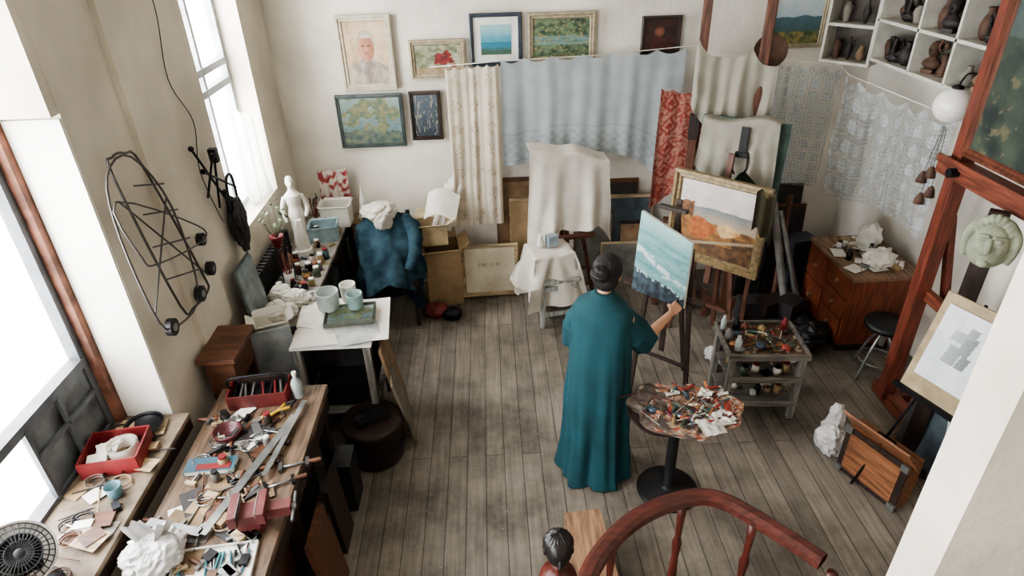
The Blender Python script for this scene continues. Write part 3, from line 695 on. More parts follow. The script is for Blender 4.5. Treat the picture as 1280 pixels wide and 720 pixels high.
def redbox(q):
    q.box((0,0,.006),(.28,.24,.012),redp)
    for s in(-1,1): q.box((0,s*.12,.05),(.28,.01,.1),redp); q.box((s*.14,0,.05),(.01,.24,.1),redp)
    q.cyl((.04,0,.02),(.04,0,.1),.075,paper,seg=20,cap=False); q.cyl((.04,0,.02),(.04,0,.1),.065,paper,seg=20,cap=False)
    for i in range(6): q.box((-.07+.01*i,-.06+.025*i,.07),(.1,.06,.012),paper,(random.uniform(-.4,.4),random.uniform(-.4,.4),i))
place("red_box",redbox,(-2.04,2.56,.952),.15)
place("enamel_dish",lambda q:q.lathe((0,0,0),[(.05,0),(.08,.015),(.1,.04),(.104,.042),(.08,.02),(.001,.012)],dark,28),(-2.0,2.78,.955))
place("paper_cup",lambda q:q.lathe((0,0,0),[(.03,0),(.04,.07),(.037,.07),(.028,.01),(.001,.01)],M("cup_teal",C(86,120,128),.5),20),(-1.93,2.3,.955))
def fan(q):
    fr=M("fan_grey",C(44,46,50),.5); fw=M("fan_shell",C(200,196,190),.5); E=(.35,.75,0)
    q.lathe((0,0,0),[(.1,0),(.1,.02),(.03,.04)],fr,24); q.cyl((0,0,.03),(-.02,0,.15),.018,fr)
    Rm=Euler(E).to_matrix(); c=Vector((0,0,.22))
    q.lathe(c,[(.04,-.16),(.09,-.15),(.12,-.1),(.142,-.02),(.14,.01),(.13,.0),(.03,-.03)],fw,32,E)
    for k in range(32):
        a=2*pi*k/32; pts=[c+Rm@Vector((math.cos(a)*r,math.sin(a)*r,h)) for r,h in((.02,.05),(.08,.04),(.13,0))]; q.tube(pts,.0026,fr,5)
    for r,h in((.13,0),(.105,.022),(.08,.04),(.05,.045)): q.tube([c+Rm@Vector((math.cos(a*pi/14)*r,math.sin(a*pi/14)*r,h)) for a in range(28)],.003,fr,6,close=True)
    for k in range(4):
        a=2*pi*k/4; q.sph(c+Rm@Vector((math.cos(a)*.06,math.sin(a)*.06,.01)),(.05,.03,.006),dark,(E[0],E[1]+.3,a))
    q.lathe(c,[(.118,-.012),(.02,-.02)],dark,28,E); q.sph(c+Rm@Vector((0,0,.03)),.03,fr)
place("desk_fan",fan,(-2.02,1.80,.95),0)

# ---------------------------------------------------------------- things on the far counter
def statue(q):
    g=gypsum
    q.cyl((0,0,0),(0,0,.05),.075,g,seg=24) 
    q.lathe((0,0,.05),[(.055,0),(.06,.05),(.05,.16),(.058,.28),(.062,.33),(.05,.40),(.06,.46),(.068,.5),(.03,.54),(.022,.57),(.001,.575)],g,24,sx=1.05,sy=.75)
    q.sph((0,-.005,.665),(.036,.042,.05),g); q.sph((0,.03,.68),(.03,.03,.03),g); q.sph((0,-.045,.66),(.008,.012,.012),g)
    q.tube([(.065,0,.54),(.1,-.01,.44),(.07,-.05,.36)],.02,g,10,rs=[.024,.02,.015],smooth=4)
    q.tube([(-.065,0,.54),(-.1,0,.44),(-.09,-.03,.33)],.02,g,10,rs=[.024,.02,.015],smooth=4)
    for i in range(9):
        a=-.9+i*.22; q.tube([(.06*math.sin(a),-.045*math.cos(a),.05),(.05*math.sin(a*.8),-.05,.2),(.045*math.sin(a*.5),-.05,.34)],.009,g,6,smooth=3)
place("plaster_figurine",statue,(-1.68,5.1,ZB),.4,remesh=.005)
def radiator(q):
    for i in range(15): q.box((0,i*.055,.12),(.07,.035,.24),black)
    q.cyl((0,-.03,.03),(0,.82,.03),.014,black); q.cyl((0,-.03,.21),(0,.82,.21),.014,black)
place("radiator",radiator,(-1.82,4.32,ZB),0,bevel=.006)
def plant(q):
    q.lathe((0,0,0),[(.035,0),(.05,.08),(.055,.085),(.055,.1),(.045,.1),(.04,.09),(.001,.085)],redp,20)
    gm=M("leaf_green",C(64,80,52),.6)
    for i in range(14):
        a=i*2.4;h=.1+.18*random.random();r=.06+.06*random.random(); tip=Vector((math.cos(a)*r,math.sin(a)*r,.1+h)); q.tube([(0,0,.08),tip*.6,tip],.002,gm,5)
        q.sph(tip,(.022,.014,.004),gm,(random.random(),random.random(),a),nu=8,nv=6)
place("potted_plant",plant,(-1.76,4.75,ZB+.245))
place("crumpled_paper",lambda q:(crump(q,paper,(.11,.1,.07),5)),(-1.60,4.05,ZB)); place("crumpled_paper",lambda q:(crump(q,paper,(.1,.08,.06),9)),(-1.53,4.25,ZB)); place("crumpled_paper",lambda q:(crump(q,paper,(.09,.08,.05),19)),(-1.68,4.35,ZB))
cbox("paper_box",(-1.62,3.88,ZB),.4,.22,.16,.1,paper,.06)
q=B(); scat(q,60,-1.74,-1.46,4.35,5.0,ZB,['tube','jar','jar','brush','block','rag'],PC+[steel,white,paper,dark,dark,dark],11); q.done("paint_jars")
q=B(); scat(q,34,-1.74,-1.46,5.2,5.9,ZB,['jar','jar','tube','block'],PC+[white,paper,steel,dark,dark],12); q.done("paint_jars")
cbox("light_blue_box",(-1.56,5.4,ZB),.1,.24,.2,.14,M("pale_blue",C(146,168,174),.6),.02)
cbox("white_box",(-1.5,5.72,ZB),.0,.26,.2,.2,white,.03)
place("plaster_cone",lambda q:(q.cyl((0,0,0),(0,0,.02),.07,gypsum,seg=24),q.cyl((0,0,.02),(0,0,.34),.06,gypsum,.003,seg=28)),(-1.26,5.84,.845))
q=B(); q.box((0,0,.41),(.24,.22,.82),card); q.box((0,0,.83),(.26,.24,.02),card); q.done("tall_box",(-1.26,5.84,0),bevel=.004)
redw=clothmat("red_white_cloth",(1,1,1),trans=.05,c2=(.9,.9,.9))
curtain((-1.66,5.9,1.33),(-1.38,5.9,1.36),.36,redw,2,.025,.03,col=lambda u,v:mixc(C(150,74,74),C(206,196,188),.5+3*nz(u,v,7,3)),nu=50,nv=40).done("red_white_towel")
def brushes(q,seed=0):
    rd=random.Random(seed)
    q.lathe((0,0,0),[(.035,0),(.04,.01),(.04,.11),(.036,.11),(.034,.02),(.001,.02)],white,20)
    for i in range(14):
        a=rd.uniform(0,6.28);r=rd.uniform(.02,.07);h=rd.uniform(.22,.32); q.cyl((math.cos(a)*.01,math.sin(a)*.01,.03),(math.cos(a)*r,math.sin(a)*r,h),.003,rd.choice([brown,pale,redp,black]),seg=6); q.sph((math.cos(a)*r,math.sin(a)*r,h+.01),(.006,.006,.018),darkwood,nu=8,nv=6)
place("brush_jar",brushes,(-1.66,4.55,ZB)); place("brush_jar",lambda q:brushes(q,4),(-1.68,5.62,ZB))
place("mirror_pane",lambda q:(q.box((0,0,.22),(.02,.3,.44),M("grey_pane",C(130,140,142),.25),(0,-.1,0)),q.box((-.012,0,.22),(.01,.33,.47),wfr,(0,-.1,0))),(-1.78,4.1,ZB))
place("black_satchel",lambda q:(crump(q,black,(.05,.10,.2),31),q.tube([(0,-.08,.3),(.01,-.05,.5),(.01,.05,.5),(0,.08,.3)],.01,black,8,smooth=4)),(-1.835,4.30,1.36))

# ---------------------------------------------------------------- folding hand truck on the wall
def wy(px,py): return (0,3.53+.0081*(px-200)-.0026*(py-200),2.26-.0037*(py-200)-.004*(px-200))
def truck(q):
    tm=M("truck_tube",C(84,80,78),.4,.5)
    def off(p,x): return (x,p[1],p[2])
    q.tube([off(wy(*p),.03) for p in((148,212),(160,204),(178,214),(252,345),(262,372),(240,392),(222,386),(150,235))],.007,tm,8,close=True,smooth=4)
    q.tube([off(wy(*p),.06) for p in((138,235),(150,300),(190,400),(215,408),(240,372),(205,260),(160,208))],.006,tm,8,close=True,smooth=4)
    q.tube([off(wy(*p),.09) for p in((140,262),(165,322),(182,330),(240,302),(232,282))],.005,tm,8,close=True,smooth=4)
    for a,b in(((165,240),(195,232)),((175,272),(212,262)),((185,310),(228,298)),((200,350),(245,340)),((150,260),(255,350)),((200,250),(185,390))): q.cyl(off(wy(*a),.05),off(wy(*b),.06),.005,tm,seg=8)
    for p,r in(((243,374),.05),((259,341),.045),((205,409),.05),((245,300),.04)):
        c=wy(*p); q.cyl((.04,c[1],c[2]),(.075,c[1],c[2]),r,black,seg=24); q.cyl((.035,c[1],c[2]),(.08,c[1],c[2]),r*.45,steel,seg=16)
place("folding_hand_truck",truck,(XL+.035,0,0))
def clamps(q):
    for i,(a,b) in enumerate((((232,185),(300,262)),((262,178),(275,262)),((240,215),(305,225)),((250,190),(255,250)),((265,240),(300,275)))):
        pa,pb=wy(*a),wy(*b); q.cyl((.05+.02*i,pa[1],pa[2]),(.06,pb[1],pb[2]),.008,dark,seg=8); q.sph((.05+.02*i,pa[1],pa[2]),.018,dark)
    c=wy(260,186); q.box((.08,c[1],c[2]),(.05,.05,.09),black)
place("hanging_clamps",clamps,(XL,0.1,0))
place("wall_cable",lambda q:q.tube([(0,3.9,3.4),(.01,4.0,3.0),(.0,3.93,2.6),(.01,4.08,2.3),(0,4.0,2.0),(.01,4.1,1.6)],.003,dark,6,smooth=6),(XL+.01,0.05,0))

# ---------------------------------------------------------------- main easel, canvas
q=B()
TL,TR,BR,BL=Vector((.99,3.9,1.66)),Vector((1.25,3.58,1.56)),Vector((1.24,3.57,1.08)),Vector((.95,3.86,1.08))
nrm=(TR-TL).cross(BL-TL).normalized()
if nrm.y>0: nrm=-nrm
def cpt(u,v,k): return (BL.lerp(BR,u)).lerp(TL.lerp(TR,u),v)+nrm*k
q.surf(lambda u,v:cpt(u,v,.002),110,110,ATT,False,col=f_sea)
q.surf(lambda u,v:cpt(u,v,-.02),10,10,white,False)
bd_=[(0,0),(1,0),(1,1),(0,1)]
for i in range(4):
    (u0,v0),(u1,v1)=bd_[i],bd_[(i+1)%4]
    q.surf(lambda s,t:cpt(u0+(u1-u0)*s,v0+(v1-v0)*s,.002-.022*t),10,1,white,False)
q.done("seascape_canvas")
es=empty("painting_easel",(1.19,3.86,0),(0,0,-.72))
q=B()
ew=wood("easel_dark",C(56,44,38),.5,'z')
q.bar((-.22,.02,0),(-.12,.05,1.55),.035,.025,ew); q.bar((.26,.02,0),(.14,.05,1.4),.035,.025,ew); q.bar((0,.55,0),(0,.08,1.6),.035,.025,ew)
q.bar((0,.05,.5),(0,.08,1.72),.04,.02,ew); q.bar((-.3,-.02,1.045),(.3,-.02,1.045),.07,.025,ew); q.bar((-.2,.03,.45),(.22,.03,.45),.03,.02,ew)
q.bar((-.1,.0,1.68),(.1,.0,1.68),.04,.025,ew)
q.done("frame",parent=es,bevel=.003)

a=math.atan2(4.33-4.88,2.05-1.49)
picture("autumn_landscape_painting",.80,.74,f_autumn,(1.78,4.60,1.22),(-.05,0,a),b=.07,fm=gold,depth=.045,n=130)
easel("landscape_easel",(1.80,4.72,0),a,1.7,brownz,spread=.3,shelf=.83,legback=.3)
q=B(); q.surf(lambda u,v:(-.06+.14*u,-.03+.02*math.sin(u*9)+.02*v,.16-.32*v+.03*math.sin(u*7)),16,24,clothmat("olive_rag",C(70,66,54),trans=0)); q.done("olive_rag",(2.0,4.30,1.42),(0,0,a))
a2=math.atan2(4.72-5.1,2.28-1.74)
q=B(); q.box((0,0,1.42),(.7,.03,.98),M("teal_board",C(80,104,96),.7),(-.08,0,0)); q.bar((-.25,-.02,0),(-.25,-.02,1.0),.04,.03,brownz); q.bar((.25,-.02,0),(.25,-.02,1.0),.04,.03,brownz); q.bar((-.3,-.03,.92),(.3,-.03,.92),.06,.03,brownz); q.done("teal_board",(2.05,5.02,0),(0,0,a2),bevel=.003)
def fg(u,v):
    x=(u-.5)*.66
    f=.03*math.sin(u*13+v*2+2*nz(u,v,2,4))+.015*math.sin(u*33)+.04*nz(u,v,4,9)
    zt=1.93-.03*math.sin(u*6)
    if v<.1: return (x*.9,.06-.8*v,zt)
    w=(v-.1)/.9; return (x*(.9+.1*w),-.05-.04*w+f*w-.02,zt-w*(.4+.26*math.sin(u*4.5+.2)**2))
q=B(); q.surf(fg,80,40,greycloth); q.done("grey_drape",(2.02,4.98,0),(0,0,a2))
q=B(); q.box((0,0,0),(.06,.02,.24),black); q.box((0,-.01,-.1),(.1,.03,.04),black); q.tube([(-.05,-.02,-.1),(-.06,-.03,-.2),(-.03,-.03,-.26)],.008,black,6); q.tube([(.05,-.02,-.1),(.06,-.03,-.2),(.03,-.03,-.26)],.008,black,6); q.done("easel_clamp",(2.0,4.86,1.78),(0,0,a2))
for nm,(x,y),h,m in(("studio_easel",(2.2,5.22),3.3,brownz),("studio_easel",(1.78,5.46),3.1,brownz)):
    q=B(); q.bar((0,0,.1),(0,0,h),.075,.05,m); q.bar((-.2,0,.06),(.2,0,.06),.07,.08,m); q.bar((-.18,-.2,.03),(-.18,.2,.03),.06,.06,m); q.bar((.18,-.2,.03),(.18,.2,.03),.06,.06,m); q.bar((0,.02,1.2),(0,.2,.08),.04,.04,m); q.bar((-.18,-.03,.85),(.18,-.03,.85),.08,.04,m)
    q.box((0,-.05,1.75),(.09,.04,.22),darkwood); q.done(nm,(x,y,0),(0,0,-.3),bevel=.004)
q=B(); q.cyl((2.74,5.02,.02),(2.54,5.36,1.15),.035,M("grey_tube",C(140,138,134),.5)); q.cyl((2.86,4.98,.02),(2.64,5.34,.95),.03,steel); q.cyl((2.62,5.08,.02),(2.72,5.36,1.1),.025,brownz); q.done("cardboard_tubes")
q=B()
for i,(x,y,w,h,m) in enumerate(((2.50,5.52,.26,.55,dg),(2.74,5.54,.2,.65,darkwood),(2.98,5.5,.26,.6,M("dark_slate",C(48,54,60),.7)),(3.2,5.4,.2,.5,dg))): q.box((x,y,h/2),(w,.2,h),m,(0,0,.1*i))
q.done("dark_storage_cabinet",bevel=.006)

# ---------------------------------------------------------------- paint trolley
tr=empty("paint_trolley",(1.94,3.82,0),(0,0,-.08))
q=B(); W_,D_,H_=.56,.44,.6
for x in(-1,1):
    for y in(-1,1): q.bar((x*(W_/2-.03),y*(D_/2-.03),.03),(x*(W_/2-.03),y*(D_/2-.03),H_-.02),.045,.045,greywz); q.sph((x*(W_/2-.03),y*(D_/2-.03),.018),.018,black)
q.box((0,0,H_-.01),(W_,D_,.02),darkwood)
for s in(-1,1): q.box((0,s*D_/2,H_+.01),(W_+.02,.02,.05),greyw); q.box((s*W_/2,0,H_+.01),(.02,D_,.05),greyw)
for z in(.16,.38): q.box((0,0,z),(W_-.04,D_-.04,.015),greyw); q.box((0,-D_/2+.01,z+.02),(W_-.04,.015,.05),greyw); q.box((0,D_/2-.01,z+.02),(W_-.04,.015,.05),greyw)
q.done("frame",parent=tr,bevel=.003)
q=B(); q.surf(lambda u,v:((u-.5)*.54,(v-.5)*.42,.607+.008*nz(u,v,8,1)),70,56,ATTP,True,col=lambda u,v:mixc(mixc(C(62,44,36),C(108,82,62),.5+fb(u,v,6,60)),[C(140,66,44),C(166,134,84),C(184,176,162),C(52,64,72)][int((nz(u,v,5,66)+1)*2)%4],.75 if fb(u,v,9,61)>.2 else 0)); q.done("palette_surface",parent=tr)
q=B(); scat(q,46,-.24,.22,-.17,.17,.614,['tube','brush','tube','rag','brush'],PC+[darkwood,dark,brown],21); q.done("paint_tubes",parent=tr)
q=B(); scat(q,14,-.2,.2,-.14,.14,.39,['jar','block','rag','jar'],PC+[dark,card],22); scat(q,14,-.2,.2,-.14,.14,.17,['jar','block','rag'],[yel,white,card,dark,PC[0]],23); q.done("shelf_contents",parent=tr)
q=B()
for x,y,r,h,m in((-.2,-.12,.026,.12,gl),(-.24,.0,.03,.1,PC[8]),(-.16,.1,.026,.13,dark),(.2,.12,.026,.12,redp),(-.25,.12,.022,.14,gl),(-.08,.14,.03,.06,orange),(.04,.12,.03,.05,PC[2])): q.lathe((x,y,.61),[(r,0),(r,h*.7),(r*.5,h*.85),(r*.5,h)],m,16)
q.done("solvent_bottles",parent=tr)

# ---------------------------------------------------------------- palette table
pt=empty("palette_table",(1.09,3.0,0))
q=B(); q.lathe((0,0,0),[(.2,0),(.205,.012),(.19,.025),(.05,.035),(.035,.05),(.035,.66),(.06,.68),(.1,.69)],black,36); q.done("pedestal",parent=pt)
q=B()
def rim(a): return .27*(1+.06*math.sin(2*a+.5)+.03*math.sin(5*a))
q.prism([(math.cos(i*pi/24)*rim(i*pi/24)*1.05-.02,math.sin(i*pi/24)*rim(i*pi/24)*.85) for i in range(48)],.69,.705,darkwood); q.done("table_top",parent=pt)
pal=[C(146,60,46),C(170,108,66),C(206,198,184),C(64,80,88),C(166,142,100),C(96,44,40),C(196,186,170),C(126,66,54),C(190,174,154)]
def pcol(u,v):
    base=mixc(C(60,54,52),C(98,88,80),.5+fb(u,v,5,70))
    k=fb(u,v,7,71)
    i=int((noise.noise(Vector((u*13,v*13,4)))+1)*9)%len(pal)
    return mixc(base,pal[i],.85 if (k>-.05-(u-.45)*1.4) else .08)
q=B()
def psurf(u,v):
    a=u*2*pi; r=v
    R0=.29*(1+.10*math.sin(3*a+1)+.06*math.sin(7*a))
    return (math.cos(a)*R0*r*1.08+.07*r*max(0,math.cos(a+.6)),math.sin(a)*R0*r*.82-.05*r*max(0,math.cos(a+.8)),.715+.014*noise.noise(Vector((math.cos(a)*r*6,math.sin(a)*r*6,2)))+.01*r)
q.surf(psurf,130,60,ATTP,True,closeu=True,col=lambda u,v:pcol(.5+.5*math.cos(u*2*pi)*v,.5+.5*math.sin(u*2*pi)*v)); q.done("palette",parent=pt)
q=B(); scat(q,60,-.08,.28,-.2,.16,.724,['tube','tube','brush','tube'],PC+[paper,PC[0],PC[5]],31); scat(q,8,-.25,-.1,-.1,.15,.722,['brush','tube'],PC,32)
q.sph((-.16,-.02,.735),(.03,.025,.016),M("palette_blue",C(60,76,90),.4)); q.done("paint_tubes",parent=pt)
q=B()
for i,(x,y,a_,w_) in enumerate(((.24,-.12,.5,.12),(.27,-.02,-.3,.1),(.14,-.2,.2,.14),(.2,.1,1,.08))): 
    m_=[paper,PC[0],PC[5],paper][i]; ca,sa=math.cos(a_),math.sin(a_)
    q.surf(lambda u,v:(x+((u-.5)*ca-(v-.5)*sa)*w_,y+((u-.5)*sa+(v-.5)*ca)*w_,.742+.018*nz(u,v,4,i)),12,12,m_)
q.done("paint_rags",parent=pt)

# ---------------------------------------------------------------- woman
skin=M("skin",C(196,146,120),.5,var=.05,bump=.05); tealc=M("teal_dress",C(12,62,70),.85,var=.14,scale=5,bump=.2,bs=120)
hairm=M("dark_hair",C(22,15,14),.65,var=.4,scale=30,bump=.5,bs=50,stretch=(1,1,.2))
wo=empty("woman",(.645,3.29,0),(0,0,math.radians(-30)))
q=B(); s=skin
q.cap((0,0,.95),(0,0,1.1),.12,.105,s); q.cap((0,0,1.1),(0,.0,1.22),.105,.11,s); q.cap((-.09,0,1.27),(.09,0,1.27),.055,.055,s)
q.cap((0,-.005,1.33),(0,.012,1.45),.047,.043,s)
for k in(-1,1):
    q.cap((k*.09,0,.93),(k*.08,.01,.5),.085,.055,s); q.cap((k*.08,.01,.5),(k*.08,-.02,.1),.055,.035,s); q.cap((k*.08,-.03,.05),(k*.09,.13,.03),.035,.028,s)
hc=Vector((.01,.03,1.53))
q.sph(hc+Vector((0,-.005,.02)),(.072,.09,.088),s,nu=28,nv=18); q.sph(hc+Vector((0,.03,-.035)),(.055,.06,.065),s,nu=24,nv=16); q.sph(hc+Vector((0,.062,-.085)),(.024,.022,.02),s)
q.cap(hc+Vector((0,.09,.005)),hc+Vector((0,.105,-.03)),.009,.014,s); q.sph(hc+Vector((0,.088,-.062)),(.022,.012,.012),s)
for k in(-1,1): q.sph(hc+Vector((k*.073,-.002,-.015)),(.009,.018,.03),s,(0,k*.15,0)); q.sph(hc+Vector((k*.04,.06,-.02)),(.022,.02,.022),s)
def arm(sh,el,wr,k):
    q.cap(sh,el,.044,.037,s); q.cap(el,Vector(el).lerp(Vector(wr),.35),.037,.037,s); q.cap(Vector(el).lerp(Vector(wr),.35),wr,.037,.024,s)
arm((.155,0,1.26),(.235,.16,1.03),(.32,.40,1.10),1); arm((-.155,0,1.26),(-.215,.05,1.01),(-.10,.26,.96),-1)
def hand(wr,d,up,k):
    wr=Vector(wr); d=Vector(d).normalized(); up=Vector(up); up=(up-d*up.dot(d)).normalized(); sd=d.cross(up)*k
    for t in(-.024,-.008,.008,.024): q.cap(wr+d*.015+sd*t*.7,wr+d*.075+sd*t,.014,.012,s)
    for i,(t,l) in enumerate(((-.027,.92),(-.009,1.0),(.009,.95),(.026,.76))):
        p0=wr+d*.078+sd*t; p1=p0+(d*.8-up*.6)*.034*l; p2=p1+(d*.1-up*1.0)*.024*l; p3=p2+(-d*.7-up*.6)*.018*l
        q.cap(p0,p1,.0098,.009,s); q.cap(p1,p2,.009,.0082,s); q.cap(p2,p3,.0082,.007,s)
    t0=wr+d*.03-sd*.026; t1=t0+(d*.5-sd*.55-up*.5)*.035; t2=t1+(d*.7+sd*.15-up*.7)*.03; t3=t2+(d*.6+sd*.35-up*.5)*.022
    q.cap(t0,t1,.014,.012,s); q.cap(t1,t2,.011,.0095,s); q.cap(t2,t3,.0095,.0075,s)
    return wr+d*.085-up*.035-sd*.012
hp=hand((.325,.415,1.102),(.25,.9,.25),(.55,-.1,.8),1); hand((-.095,.268,.96),(.5,.8,-.1),(-.6,.2,.75),-1)
q.done("body",parent=wo,remesh=.0045,sm_it=3)
q=B()
rings=[(1.415,0,.002,.06,.058),(1.395,0,-.002,.078,.068),(1.37,0,-.006,.12,.085),(1.335,0,-.01,.165,.10),(1.28,0,-.01,.195,.118),(1.2,0,-.01,.2,.13),(1.05,0,-.015,.2,.14),(.9,0,-.02,.203,.152),(.7,0,-.025,.208,.168),(.45,0,-.03,.216,.18),(.22,0.005,-.035,.226,.19),(.08,.005,-.05,.238,.21),(.012,.01,-.06,.25,.23)]
def dressf(u,v):
    t=v*(len(rings)-1); i=min(int(t),len(rings)-2); w_=t-i; r=[rings[i][k]*(1-w_)+rings[i+1][k]*w_ for k in range(5)]
    a=u*2*pi; k=ss(1.36,.1,r[0]); ph=1.6*noise.noise(Vector((math.cos(a),math.sin(a),r[0]*.7)))
    fo=1+k*(.075*math.sin(6*a+ph+1.2*math.sin(r[0]*2.4))+.055*math.sin(11*a+2+r[0]*1.3+2*ph)+.02*math.sin(19*a+r[0]*4))+.06*noise.noise(Vector((math.cos(a)*2,math.sin(a)*2,r[0]*4)))*ss(1.36,1.2,r[0])
    return (r[1]+math.cos(a)*r[3]*fo,r[2]+math.sin(a)*r[4]*fo,r[0])
NU,NV=120,70
vs=[dressf(i/NU,j/NV) for j in range(NV+1) for i in range(NU)]; fs=[(j*NU+i,j*NU+(i+1)%NU,(j+1)*NU+(i+1)%NU,(j+1)*NU+i) for j in range(NV) for i in range(NU)]
fs.append(tuple(range(NU))); fs.append(tuple(range(NV*NU+NU-1,NV*NU-1,-1))); q.add(vs,fs,tealc,True)
def sleeve(p0,p1,p2,rs):
    P=[Vector(p0),Vector(p0).lerp(Vector(p1),.5),Vector(p1),Vector(p2)]
    n=24; NS=28; vs=[];fs=[]
    for j in range(n+1):
        t=j/n*3; i=min(int(t),2); w_=t-i; c=P[i].lerp(P[i+1],w_); r=[rs[i][m]*(1-w_)+rs[i+1][m]*w_ for m in range(2)]
        d=(P[i+1]-P[i]).normalized(); x=Vector((0,0,1)); x=(x-d*x.dot(d)).normalized(); y=d.cross(x)
        for m in range(NS):
            a=2*pi*m/NS; fo=1+.08*math.sin(5*a+j*.15)*(j/n)+.03*math.sin(9*a)
            vs.append(c+x*math.cos(a)*r[0]*fo-x*(r[0]*.25 if j else 0)*(j/n)+y*math.sin(a)*r[1]*fo)
    for j in range(n):
        for m in range(NS): m2=(m+1)%NS; fs.append((j*NS+m,j*NS+m2,(j+1)*NS+m2,(j+1)*NS+m))
    fs.append(tuple(range(NS-1,-1,-1))); fs.append(tuple(range(n*NS,n*NS+NS))); q.add(vs,fs,tealc,True)
sleeve((.10,0,1.265),(.205,.09,1.13),(.25,.18,1.02),[(.085,.08),(.088,.08),(.098,.075),(.09,.068)])
sleeve((-.10,0,1.265),(-.195,.02,1.13),(-.225,.06,.97),[(.085,.08),(.085,.078),(.09,.075),(.092,.07)])
q.done("dress",parent=wo,remesh=.006,sm_it=2)
q=B()
def hd(d): return .03*math.sin(math.atan2(d.y,d.x)*26+d.z*5)+.05*noise.noise(d*4)
q.sph(hc+Vector((0,-.018,.035)),(.088,.098,.095),hairm,nu=72,nv=30,disp=lambda d:hd(d)-(.35*ss(.35,.9,d.y)*ss(.55,-.1,d.z)))
q.sph(hc+Vector((0,-.045,-.025)),(.078,.066,.075),hairm,nu=60,nv=24,disp=hd)
q.sph(hc+Vector((-.01,-.12,.045)),(.056,.048,.052),hairm,nu=50,nv=20,disp=lambda d:.09*math.sin(d.z*14+math.atan2(d.y,d.x)*2)+.06*noise.noise(d*5))
q.done("hair",parent=wo,remesh=.004,sm_it=1)
q=B()
for k in(-1,1): q.sph(hc+Vector((k*.03,.083,.005)),(.013,.008,.008),white); q.sph(hc+Vector((k*.03,.0905,.005)),(.005,.003,.005),dark); q.cap(hc+Vector((k*.018,.091,.027)),hc+Vector((k*.045,.082,.028)),.003,.002,hairm)
q.sph(hc+Vector((0,.099,-.06)),(.019,.004,.005),M("lips",C(150,78,72),.5)); q.done("face_features",parent=wo)
q=B(); bd=Vector((.0,.75,.35)).normalized(); q.cyl(hp-bd*.1,hp+bd*.1,.0035,pale,seg=8); q.cyl(hp+bd*.1,hp+bd*.12,.005,steel,seg=8); q.cyl(hp+bd*.12,hp+bd*.145,.006,darkwood,.002,seg=8); q.done("paint_brush",parent=wo)

# ---------------------------------------------------------------- right side: desk, stool, shelves
q=B()
X0,X1,Y0,Y1=2.92,3.48,4.42,5.16
q.box(((X0+X1)/2,(Y0+Y1)/2,.735),(X1-X0+.04,Y1-Y0+.06,.03),wood("desk_top",C(132,104,82),.5,'y')); q.box(((X0+X1)/2,(Y0+Y1)/2,.4),(X1-X0,Y1-Y0,.64),orange)
q.box(((X0+X1)/2,(Y0+Y1)/2,.04),(X1-X0-.04,Y1-Y0-.04,.08),darkwood)
for j in range(2):
    for i in range(3 if j==0 else 2):
        h=.19 if j==0 else .29; z=.12+h/2+i*(h+.015); y=Y0+.19+j*.37; q.box((X0-.008,y,z),(.016,.34,h),orange); q.cyl((X0-.012,y,z),(X0-.04,y,z),.014,gold,seg=12)
q.done("wooden_desk",bevel=.004)
q=B(); scat(q,40,2.98,3.40,4.5,5.1,.752,['paper','paper','jar','brush','block','coil'],[paper,card,white,pale,steel,dark],41,1.2); q.sph((3.2,4.6,.82),(.12,.1,.09),paper,disp=lambda d:.35*noise.noise(d*3)+.15*noise.noise(d*7),nu=50,nv=30); q.sph((3.3,4.95,.85),(.09,.1,.12),gypsum,disp=lambda d:.35*noise.noise(d*2)+.1*noise.noise(d*7),nu=40,nv=24); q.done("desk_papers")
def bstool(q):
    q.lathe((0,0,0),[(.15,.47),(.165,.48),(.17,.51),(.15,.53),(.01,.535)],black,32); q.cyl((0,0,.3),(0,0,.48),.02,steel)
    for i in range(4):
        a=i*pi/2+.4; q.tube([(math.cos(a)*.03,math.sin(a)*.03,.42),(math.cos(a)*.1,math.sin(a)*.1,.3),(math.cos(a)*.19,math.sin(a)*.19,.012)],.011,steel,8,smooth=4)
    q.tube([(math.cos(a*pi/12)*.14,math.sin(a*pi/12)*.14,.17) for a in range(24)],.007,steel,8,close=True)
place("round_stool",bstool,(3.08,4.1,0))
shw=M("shelf_white",C(196,194,184),.6,var=.1)
def shelf(name,loc,rot,L_,zs,cols,depth=.3):
    q=B()
    for z in zs: q.box((L_/2,depth/2,z),(L_,depth,.025),shw)
    for x in cols: q.box((x,depth/2,(zs[0]+zs[-1])/2),(.025,depth,zs[-1]-zs[0]),shw)
    q.box((L_/2,depth-.005,(zs[0]+zs[-1])/2),(L_,.01,zs[-1]-zs[0]),M("shelf_back",C(96,90,84),.8)); return q.done(name,loc,(0,0,rot),bevel=.002)
shelf("display_shelf",(3.17,5.42,0),-pi/2,2.0,[2.27,2.57,2.87,3.2],[.012,.55,.98,1.5,1.988],.36)
shelf("display_shelf",(2.92,5.76,0),-.86,.42,[2.2,2.5,2.8,3.1],[.012,.408],.2)
clay=M("clay_brown",C(84,60,46),.7,var=.25); clay2=M("clay_dark",C(42,36,34),.6,var=.25); clay3=M("clay_tan",C(136,110,88),.7,var=.2); clay4=M("clay_grey",C(126,122,114),.8)
